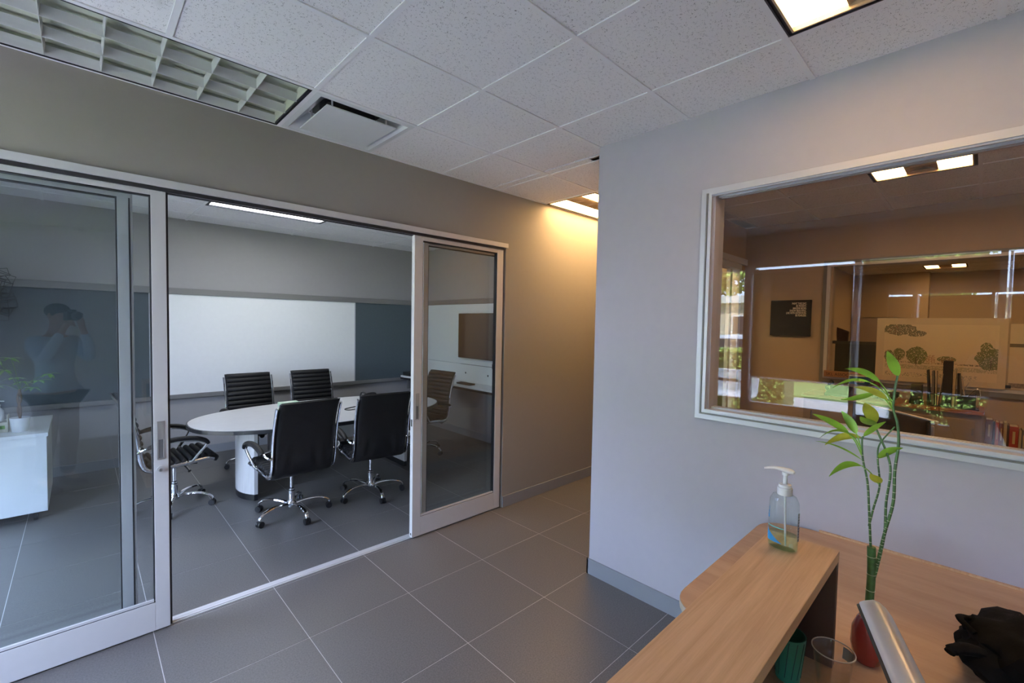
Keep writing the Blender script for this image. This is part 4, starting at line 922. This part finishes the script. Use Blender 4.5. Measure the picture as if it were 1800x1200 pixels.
papers = [('black_folder', .300, .022, .012, 1.375, (.02, .02, .025), 'thin black folder leaning at left end of the wire organizer'),
 ('grey_folder', .275, .010, .014, 1.37, (.14, .13, .12), 'grey folder second from the left in the wire organizer'),
 ('paper_file', .262, .004, .006, 1.37, (.45, .36, .25), 'narrow cream paper file upright in the wire organizer'),
 ('paper_file', .250, -.028, .006, 1.355, (.48, .38, .26), 'narrow cream paper file leaning right in the wire organizer'),
 ('magazine_holder', .168, .0, .060, 1.465, (.018, .014, .012), 'tall black magazine binder, highest in the wire organizer'),
 ('paper_file', .148, -.004, .014, 1.40, (.42, .34, .22), 'thick cream file right of the tall black binder'),
 ('black_folder', .112, .010, .016, 1.36, (.02, .02, .03), 'dark folder in the middle right of the wire organizer'),
 ('grey_folder', .095, .024, .010, 1.36, (.16, .14, .11), 'taupe folder leaning in the right half of the wire organizer'),
 ('paper_file', .075, .030, .004, 1.33, (.50, .40, .28), 'single cream sheet leaning right of centre in the wire organizer')]
for nm, y, ln, th, z1, c, lb in papers:
    tt = thing(nm, lb, 'folder', (5.52, y, 1.07)); obj('cover', leanbox(y, ln, th, z1), mat('folder_%d' % int(c[0]*1000), c, .6), tt)
    if nm == 'magazine_holder':
        obj('spine_cap', leanbox(y-.002, 0, .064, 1.10, 5.448, 5.456), M_blk, tt)
t = [o for o in C.objects if o.name == 'file_organizer'][0]
obj('wire_loop', MB().tube(smoothpath([(5.5, .075, 1.072), (5.5, .085, 1.12), (5.5, .05, 1.20), (5.5, .0, 1.235), (5.5, .0, 1.08), (5.5, .05, 1.075)]), .003, 6), M_chr, t, smooth=True)
obj('wire_loop', MB().tube(smoothpath([(5.52, .125, 1.09), (5.52, .10, 1.19), (5.52, .065, 1.29)]), .002, 6), M_chr, t, smooth=True)
t = thing('camera_speaker', 'upright dark grey desk speaker on cherry top left of organizer', 'speaker', (5.5, .40, 1.062))
obj('speaker_body', MB().prism(rpoly([(5.46, .355), (5.54, .355), (5.54, .435), (5.46, .435)], .015), 1.10, 1.24), mat('speaker_grey', (.05, .05, .05), .6), t, smooth=True)
obj('speaker_base', MB().lathe([(.050, 0), (.052, .01), (.045, .05), (.03, .06)], 5.5, .395, 1.062, 20), M_blk, t, smooth=True)
obj('control_dial', MB().tube([(5.452, .372, 1.13), (5.444, .372, 1.13)], .010, 12), M_chr, t, smooth=True)
t = thing('dark_bowl', 'shiny dark brown bowl on cherry top left of the desk speaker', 'bowl', (5.5, .60, 1.062))
obj('bowl', MB().lathe([(.035, 0), (.06, .012), (.085, .05), (.090, .085), (.082, .085), (.07, .04), (0, .02)], 5.5, .60, 1.062, 28), mat('brown_glaze', (.03, .012, .008), .12), t, smooth=True)
t = thing('dark_canister', 'small dark red canister behind the brown bowl', 'canister', (5.62, .70, 1.062))
obj('canister_body', MB().lathe([(.03, 0), (.03, .14), (.024, .15), (.024, .165)], 5.62, .70, 1.062, 18), mat('dark_red_tin', (.08, .02, .015), .4), t, smooth=True)
t = thing('desk_telephone', 'black desk telephone with receiver at left end of the cabinet', 'telephone', (5.5, .98, 1.062))
mb = MB(); mb.v = [(5.40, .88, 1.062), (5.62, .88, 1.062), (5.62, 1.08, 1.062), (5.40, 1.08, 1.062), (5.40, .88, 1.085), (5.62, .88, 1.15), (5.62, 1.08, 1.15), (5.40, 1.08, 1.085)]; mb.f = [(0, 1, 2, 3), (4, 5, 6, 7), (0, 1, 5, 4), (1, 2, 6, 5), (2, 3, 7, 6), (3, 0, 4, 7)]
obj('phone_body', mb, M_blk, t, bevel=.006)
obj('receiver', MB().tube(smoothpath([(5.42, 1.06, 1.13), (5.45, 1.06, 1.15), (5.52, 1.06, 1.17), (5.59, 1.06, 1.185), (5.62, 1.06, 1.175)]), [.02]*6+[.013]*12+[.02]*7, 10), M_blk, t, smooth=True)
# monitor on a desk by the window
t = thing('office_desk', 'office desk under the interior window carrying the black monitor', 'desk', (3.1, .2, 0))
obj('desktop', B(2.70, 3.55, -1.2, .9, .71, .74), M_oak2, t); 
for x in (2.74, 3.5):
    for y in (-1.15, .85): obj('leg', B(x-.02, x+.02, y-.02, y+.02, 0.001, .71), M_alu, t)
t = thing('black_monitor', 'large black office monitor with pale top edge just behind the window', 'monitor', (3.11, .32, .74))
p0 = Vector((3.32, .503, 0)); p1 = Vector((2.915, .150, 0)); dd = (p1-p0).normalized(); nm_ = Vector((-dd.y, dd.x, 0))
if nm_.x > 0: nm_ = -nm_
def slab(a, b, nrm, t0, t1, z0, z1):
    mb = MB(); q = [a+nrm*t0, b+nrm*t0, b+nrm*t1, a+nrm*t1]
    mb.v = [(v.x, v.y, z0) for v in q]+[(v.x, v.y, z1) for v in q]; mb.f = [(3, 2, 1, 0), (4, 5, 6, 7), (0, 1, 5, 4), (1, 2, 6, 5), (2, 3, 7, 6), (3, 0, 4, 7)]; return mb
obj('panel', slab(p0, p1, nm_, 0, .02, .97, 1.297), M_scr, t, bevel=.004)
obj('top_edge', slab(p0+dd*.005, p1+dd*.02, nm_, -.014, .004, 1.288, 1.3005), mat('pale_bezel', (.62, .52, .40), .4), t)
obj('rear_shell', slab(p0+dd*.02, p1-dd*.02, nm_, -.035, 0, 1.0, 1.27), mat('monitor_shell', (.45, .45, .44), .5), t, bevel=.01)
mc = (p0+p1)/2
obj('stand', MB().tube([(mc.x+.02, mc.y, .755), (mc.x+.02, mc.y, 1.03)], .02, 12).lathe([(.12, 0), (.12, .008), (.03, .016)], mc.x+.02, mc.y, .74, 24), M_blk, t, smooth=True)
# books on a low shelf right of the cabinet
t = thing('book_shelf', 'low beige shelf holding books right of the office cabinet', 'shelf', (5.6, -.5, 0))
obj('shelf_board', B(5.42, 5.80, -1.2, -.045, .70, .72), mat('cabinet_beige', (.3, .2, .1)), t); obj('side', B(5.42, 5.80, -1.2, -1.18, 0.001, .70), mat('cabinet_beige', (.3, .2, .1)), t); obj('side', B(5.42, 5.80, -.065, -.045, 0.001, .70), mat('cabinet_beige', (.3, .2, .1)), t); obj('lower_board', B(5.42, 5.80, -1.18, -.065, .05, .07), mat('cabinet_beige', (.3, .2, .1)), t)
bk = [(.040, 1.0, (.16, .08, .04), 'brown illustrated book standing next to the office cabinet'), (.012, .99, (.05, .04, .04), 'thin dark book second from the cabinet'), (.020, .985, (.42, .10, .035), 'orange red book third from the cabinet'),
 (.022, .98, (.20, .07, .03), 'dark rust book fourth from the cabinet'), (.018, .99, (.42, .33, .18), 'cream book fifth from the cabinet'), (.010, .97, (.10, .05, .03), 'thin brown book left of the wide red book'),
 (.050, .965, (.34, .045, .025), 'wide red book, largest on the low shelf'), (.014, .94, (.40, .34, .22), 'narrow cream book right of the wide red book'), (.020, .945, (.14, .14, .15), 'grey book right of the wide red book'), (.030, 1.0, (.03, .03, .035), 'black tall book at the right window edge')]
y = -.048
for wd, z1, c, lb in bk:
    tt = thing('book', lb, 'book', (5.5, y-wd/2, .72), group='books on the low office shelf')
    obj('cover', MB().box(5.44, 5.60, y-wd, y-wd+.002, .72, z1).box(5.44, 5.60, y-.002, y, .72, z1).box(5.438, 5.442, y-wd, y, .72, z1), mat('book_%d_%d' % (int(c[0]*1000), int(c[1]*1000)), c, .6), tt)
    obj('pages', B(5.442, 5.595, y-wd+.002, y-.002, .722, z1-.006), mat('page_cream', (.55, .48, .36), .9), tt)
    if wd > .018: obj('spine_title', B(5.4368, 5.4382, y-wd*.65, y-wd*.35, z1-.14, z1-.04), mat('spine_gold', (.5, .4, .2), .5), tt)
    y -= wd+.002
# far room: green counter, items
t = thing('far_counter', 'dark green grey office counter screen in the far room', 'counter', (8.1, 1.2, 0))
obj('screen_panel', B(8.05, 8.10, .95, 1.50, 0.001, 1.52), mat('screen_green', (.10, .11, .07), .8), t); obj('screen_cap', B(8.0, 8.18, .93, 1.58, 1.52, 1.56), mat('cap_green', (.14, .14, .10), .6), t)
obj('side_panel', B(8.05, 8.6, .90, .95, 0.001, 1.52), mat('screen_green', (0, 0, 0)), t)
t = thing('paper_pouch', 'brown crumpled paper pouch on the dark green counter', 'pouch', (8.08, 1.42, 1.56))
mb = MB(); rows = []
for z, a, b in ((0, .07, .035), (.06, .075, .04), (.13, .078, .03), (.17, .075, .012)):
    rows.append([(8.08+b*math.sin(2*PI*k/12), 1.42+a*math.cos(2*PI*k/12), 1.56+z+(.03*math.cos(2*PI*k/12) if z > .15 else 0)) for k in range(13)])
mb.grid(rows); mb.f.append(tuple(range(12))); obj('pouch_body', mb, mat('kraft_brown', (.12, .06, .04), .7), t)
# ------------------------------------------------------------------ PHOTOGRAPHER (mirrored in the left glass door)
yaw = math.atan2(-.692, .722)
t = thing('person', 'standing man in light blue shirt holding a black camera to his eye', 'person', (0, 0, 0), yaw)
M_skin = mat('skin', (.48, .29, .21), .55); M_shirt = mat('light_blue_shirt', (.48, .60, .72), .8, var=.08, vscale=60); M_tr = mat('dark_trousers', (.04, .045, .06), .85); M_hair = mat('dark_hair', (.02, .015, .012), .6); M_shoe = mat('dark_shoe', (.02, .018, .016), .5)
def skin_obj(name, verts, edges, m, parent, sub=2, grow=0.0):
    me = bpy.data.meshes.new(name); me.from_pydata([v[:3] for v in verts], edges, []); o = bpy.data.objects.new(name, me); C.objects.link(o); o.parent = parent
    sk = o.modifiers.new('skin', 'SKIN'); sk.use_smooth_shade = True
    for i, v in enumerate(verts):
        r = v[3] if isinstance(v[3], tuple) else (v[3], v[3]); me.skin_vertices[0].data[i].radius = (r[0]+grow, r[1]+grow)
    me.skin_vertices[0].data[0].use_root = True
    su = o.modifiers.new('sub', 'SUBSURF'); su.levels = sub; su.render_levels = sub
    me.materials.append(m); return o
# local frame: +y forward, x right; camera lens at the origin height 1.72, body behind it
V = []; E_ = []
def add(x, y, z, r, link=None):
    V.append((x, y, z, r)); i = len(V)-1
    if link is not None: E_.append((link, i))
    return i
pel = add(0, -.27, .96, (.155, .115)); sp1 = add(0, -.265, 1.12, (.145, .105), pel); sp2 = add(0, -.27, 1.28, (.165, .115), sp1); chs = add(0, -.275, 1.42, (.165, .11), sp2)
nk = add(0, -.255, 1.53, (.062, .065), chs); nk2 = add(0, -.245, 1.60, (.056, .06), nk); jaw = add(0, -.215, 1.66, (.066, .082), nk2); hd = add(0, -.215, 1.735, (.078, .098), jaw); cr = add(0, -.225, 1.80, (.055, .07), hd)
for s in (-1, 1):
    sh_ = add(s*.175, -.27, 1.46, .058, chs); el = add(s*.235, -.14, 1.27, .043, sh_); fa = add(s*.17, -.09, 1.44, .036, el)
    wr_ = add(s*.095, -.075, 1.60 if s > 0 else 1.575, .026, fa); pm = add(s*.072, -.068, 1.665 if s > 0 else 1.63, (.034, .018), wr_)
    for k in range(4):
        f1 = add(s*(.062-.004*k), -.050+.010*k, (1.715 if s > 0 else 1.668)-.012*k, .0095, pm)
        f2 = add(s*(.050-.004*k), -.034+.004*k, (1.735 if s > 0 else 1.672)-.016*k, .0085, f1); add(s*(.030-.003*k), -.030+.003*k, (1.738 if s > 0 else 1.671)-.017*k, .0075, f2)
    th = add(s*.060, -.092, (1.67 if s > 0 else 1.645), .011, pm); add(s*.045, -.098, (1.695 if s > 0 else 1.662), .0095, th)
    hp = add(s*.095, -.27, .90, (.095, .10), pel); kn = add(s*.11, -.245, .50, .058, hp); ca = add(s*.115, -.275, .32, .052, kn); an = add(s*.12, -.29, .09, .036, ca); add(s*.13, -.18, .045, (.042, .026), an)
body = skin_obj('body', V, E_, M_skin, t)
def cloth(name, pts, edges, m): return skin_obj(name, pts, edges, m, t)
sv = [V[1][:3]+((.165, .125),), V[2][:3]+((.185, .135),), V[3][:3]+((.178, .125),), (0, -.262, 1.50, (.085, .08)), (0, -.265, 1.00, (.170, .130))]
se = [(4, 0), (0, 1), (1, 2), (2, 3)]
for s in (-1, 1):
    b = len(sv); sv += [(s*.178, -.27, 1.465, .074), (s*.238, -.14, 1.268, .060), (s*.17, -.09, 1.44, .048), (s*.112, -.08, 1.555, .036)]; se += [(2, b), (b, b+1), (b+1, b+2), (b+2, b+3)]
cloth('shirt', sv, se, M_shirt)
tv = [(0, -.27, .97, (.168, .130))]; te = []
for s in (-1, 1):
    b = len(tv); tv += [(s*.095, -.27, .88, (.108, .112)), (s*.11, -.245, .50, .075), (s*.115, -.275, .30, .068), (s*.12, -.285, .10, .062)]; te += [(0, b), (b, b+1), (b+1, b+2), (b+2, b+3)]
cloth('trousers', tv, te, M_tr)
for s in (-1, 1):
    mb = MB(); rows = []
    for yy, hw, hh in ((-.365, .03, .05), (-.34, .042, .075), (-.28, .045, .095), (-.20, .050, .065), (-.12, .046, .045), (-.085, .02, .03)):
        rows.append([(s*.125+hw*math.cos(a*PI/6), yy, hh*max(0, math.sin(a*PI/6))) for a in range(7)])
    mb.grid(rows); mb.f.append(tuple(range(7))); mb.f.append(tuple(35+i for i in range(7))); obj('shoe', mb, M_shoe, t, smooth=True, local=True)
mb = MB(); bm_ = []
mb.ico((0, -.232, 1.765), 1, 3, (.086, .108, .078)); mb.v = [(x, y, max(z, 1.735+.25*max(0, y+.20) if y > -.20 else 1.68+.2*max(0, y+.26))) for x, y, z in mb.v]
obj('hair', mb, M_hair, t, smooth=True, local=True)
for s in (-1, 1):
    obj('ear', MB().ico((s*.083, -.225, 1.715), 1, 2, (.010, .018, .030)), M_skin, t, smooth=True, local=True)
obj('eye', MB().ico((-.032, -.128, 1.73), 1, 2, (.013, .010, .009)), mat('eye_white', (.8, .8, .8), .2), t, smooth=True, local=True)
obj('nose', MB().ico((0, -.118, 1.695), 1, 2, (.014, .020, .024)), M_skin, t, smooth=True, local=True)
obj('mouth', MB().ico((0, -.130, 1.655), 1, 2, (.026, .008, .007)), mat('lips', (.40, .16, .13), .5), t, smooth=True, local=True)
t = thing('camera', 'black camera held at the eye by the man in light blue shirt', 'camera', (0, 0, 1.72), yaw)
obj('camera_body', B(-.068, .068, -.105, -.055, -.045, .042), M_blk, t, bevel=.008, local=True)
obj('viewfinder_hump', B(-.025, .025, -.100, -.055, .042, .062), M_blk, t, bevel=.006, local=True)
obj('lens', MB().tube([(0, -.055, 0), (0, -.030, 0), (0, -.012, 0)], [.034, .036, .034], 24), M_blk, t, smooth=True, local=True)
obj('grip', B(.045, .070, -.058, -.035, -.040, .030), M_blk, t, bevel=.008, local=True)

# ------------------------------------------------------------------ OUTDOORS (mirrored in the interior window)
struct('ground', MB().box(-60, Xs-.12, -50, 50, -.16, -.04), mat('pavement_concrete', (.40, .385, .375), .9, var=.08, vscale=3))
g = struct('lawn', B(-30, -8.2, -30, 40, -.04, .0), mat('grass', (.10, .15, .04), .95, var=.35, vscale=8))
def foliage(mb, c, R, n, s, rnd):
    for _ in range(n):
        a, b = rnd.uniform(0, 2*PI), rnd.uniform(-1, 1); q = math.sqrt(1-b*b); rr = rnd.uniform(.75, 1.05)
        p = (c[0]+R[0]*q*math.cos(a)*rr, c[1]+R[1]*q*math.sin(a)*rr, c[2]+R[2]*b*rr)
        d1 = Vector((rnd.uniform(-1, 1), rnd.uniform(-1, 1), rnd.uniform(-1, 1))).normalized()*s; d2 = d1.orthogonal().normalized()*s*.6
        P = Vector(p); k = len(mb.v); mb.v += [tuple(P-d1), tuple(P+d2), tuple(P+d1), tuple(P-d2)]; mb.f.append((k, k+1, k+2, k+3))
rnd = random.Random(2)
M_hedge = mat('hedge_leaf', (.12, .19, .035), .8, var=.5, vscale=5); M_hin = mat('hedge_inner', (.03, .045, .015), .95)
for k, (y0_, y1_, nmz) in enumerate(((2.6, 4.6, 'behind the mesh bench'), (4.9, 7.0, 'left of the mesh bench'), (-1.0, .9, 'in front of the lobby storefront'))):
    t = thing('hedge', 'clipped green hedge ' + nmz + ', mirrored in interior window', 'hedge', (-4.9, (y0_+y1_)/2, 0), group='clipped hedges outside')
    zt = 1.25 if k < 2 else .95; xh = -4.9 if k < 2 else -3.6
    obj('hedge_core', B(xh-.32, xh+.32, y0_, y1_, 0, zt-.05), M_hin, t)
    mb = MB()
    for _ in range(5200):
        f = rnd.random(); yy = rnd.uniform(y0_, y1_)
        P = Vector((xh+.36*(1 if rnd.random() < .6 else -1)+rnd.uniform(-.04, .04), yy, rnd.uniform(0, zt))) if f < .68 else Vector((xh+rnd.uniform(-.36, .36), yy, zt+rnd.uniform(-.05, .04)))
        d1 = Vector((rnd.uniform(-1, 1), rnd.uniform(-1, 1), rnd.uniform(-1, 1))).normalized()*.03; d2 = d1.orthogonal().normalized()*.018
        kk = len(mb.v); mb.v += [tuple(P-d1), tuple(P+d2), tuple(P+d1), tuple(P-d2)]; mb.f.append((kk, kk+1, kk+2, kk+3))
    obj('hedge_leaves', mb, M_hedge, t, kind='stuff')
# mesh bench
t = thing('mesh_bench', 'white perforated metal bench outside, mirrored at the window left edge', 'bench', (-3.9, 3.5, -.04))
M_bench = mat('white_bench_paint', (.62, .64, .68), .4)
for k in range(26):
    y = 2.95+1.5*k/25; 
for nm, o_, n_, r0 in (('seat', Vector((-3.72, 2.95, .43)), Vector((-.42, 0, .0)), 16), ('backrest', Vector((-4.16, 2.95, .46)), Vector((-.10, 0, .42)), 16)):
    mb = MB()
    for k in range(r0+1):
        a = o_+n_*k/r0; mb.tube([a, a+Vector((0, 1.5, 0))], .007, 4)
    for k in range(51):
        a = o_+Vector((0, 1.5*k/50, 0)); mb.tube([a, a+n_], .006, 4)
    obj(nm+'_mesh', mb, M_bench, t, kind='stuff')
    e = [o_, o_+Vector((0, 1.5, 0)), o_+n_+Vector((0, 1.5, 0)), o_+n_, o_]; obj(nm+'_rim', MB().tube(e, .018, 8), M_bench, t)
for y in (3.05, 4.35):
    obj('leg', MB().tube([(-3.76, y, .43), (-3.74, y, -.04)], .018, 8).tube([(-4.12, y, .43), (-4.20, y, -.04)], .018, 8), M_bench, t)
# car
t = thing('parked_car', 'silver parked car outside, faintly mirrored in the interior window', 'car', (-12.5, 5.5, 0))
side = [(3.3, .35), (3.25, .62), (3.45, .80), (4.6, .98), (5.35, 1.42), (6.3, 1.50), (7.2, 1.40), (7.85, 1.02), (8.0, .92), (8.02, .45), (7.9, .28), (3.5, .28)]
mb = MB(); rows = []
for x, sc_ in ((-13.3, .93), (-13.22, .99), (-12.5, 1.0), (-11.78, .99), (-11.70, .93)):
    rows.append([(x+(0 if z < 1 else (.18 if x < -12.5 else -.18 if x > -12.5 else 0)), 5.6+(y-5.6)*sc_, .8+(z-.8)*sc_) for y, z in side+[side[0]]])
mb.grid(rows); n = len(side)
mb.f.append(tuple(range(n))); b = 4*(n+1); mb.f.append(tuple(b+i for i in range(n)))
obj('car_body', mb, mat('silver_car_paint', (.5, .52, .55), .25, .5, coat=.6), t, smooth=True)
obj('side_glass', MB().box(-11.77, -11.74, 4.95, 6.05, 1.02, 1.33).box(-11.77, -11.74, 6.12, 7.2, 1.02, 1.33), M_scr, t)
for y in (4.15, 7.1):
    wh = obj('wheel', MB().tube([(-11.90, y, .33), (-11.68, y, .33)], .33, 28), M_blk, t, smooth=True); obj('hubcap', MB().tube([(-11.69, y, .33), (-11.665, y, .33)], .22, 20), M_chr, wh, smooth=True)
    obj('wheel', MB().tube([(-13.32, y, .33), (-13.10, y, .33)], .33, 28), M_blk, t, smooth=True)
# building across and trees
t = thing('far_building', 'low tan building across the street, faintly mirrored in window', 'building', (-27, 4, 0))
obj('wall', B(-34, -27, -8, 22, 0, 3.4), mat('tan_brick', (.40, .34, .27), .85), t); obj('roof_band', B(-34.3, -26.7, -8.3, 22.3, 3.4, 3.9), M_wallw, t)
for y in (-4, 1, 6, 11, 16): wf = obj('window', B(-27.02, -26.95, y-.9, y+.9, .9, 2.6), M_alu, t); obj('pane', B(-26.94, -26.93, y-.8, y+.8, 1.0, 2.5), M_scr, wf)
for k, (x, y, hh, nm) in enumerate(((-16, 1.5, 6.2, 'nearest the parked car'), (-18.5, 10, 7.0, 'left of the parked car'), (-21, -4, 6.5, 'beyond the hedge on the right'))):
    t = thing('street_tree', 'leafy green street tree outside ' + nm, 'tree', (x, y, 0), group='street trees outside')
    obj('trunk', MB().tube([(x, y, 0), (x+.05, y, hh*.4), (x, y+.1, hh*.6)], [.2, .15, .1], 10), mat('bark', (.10, .07, .05), .9), t)
    mb = MB()
    for q in range(7): foliage(mb, (x+rnd.uniform(-1, 1), y+rnd.uniform(-1.2, 1.2), hh*.65+rnd.uniform(-.9, 1.2)), (1.3, 1.3, .9), 700, .13, rnd)
    obj('crown', mb, M_hedge, t, kind='stuff')
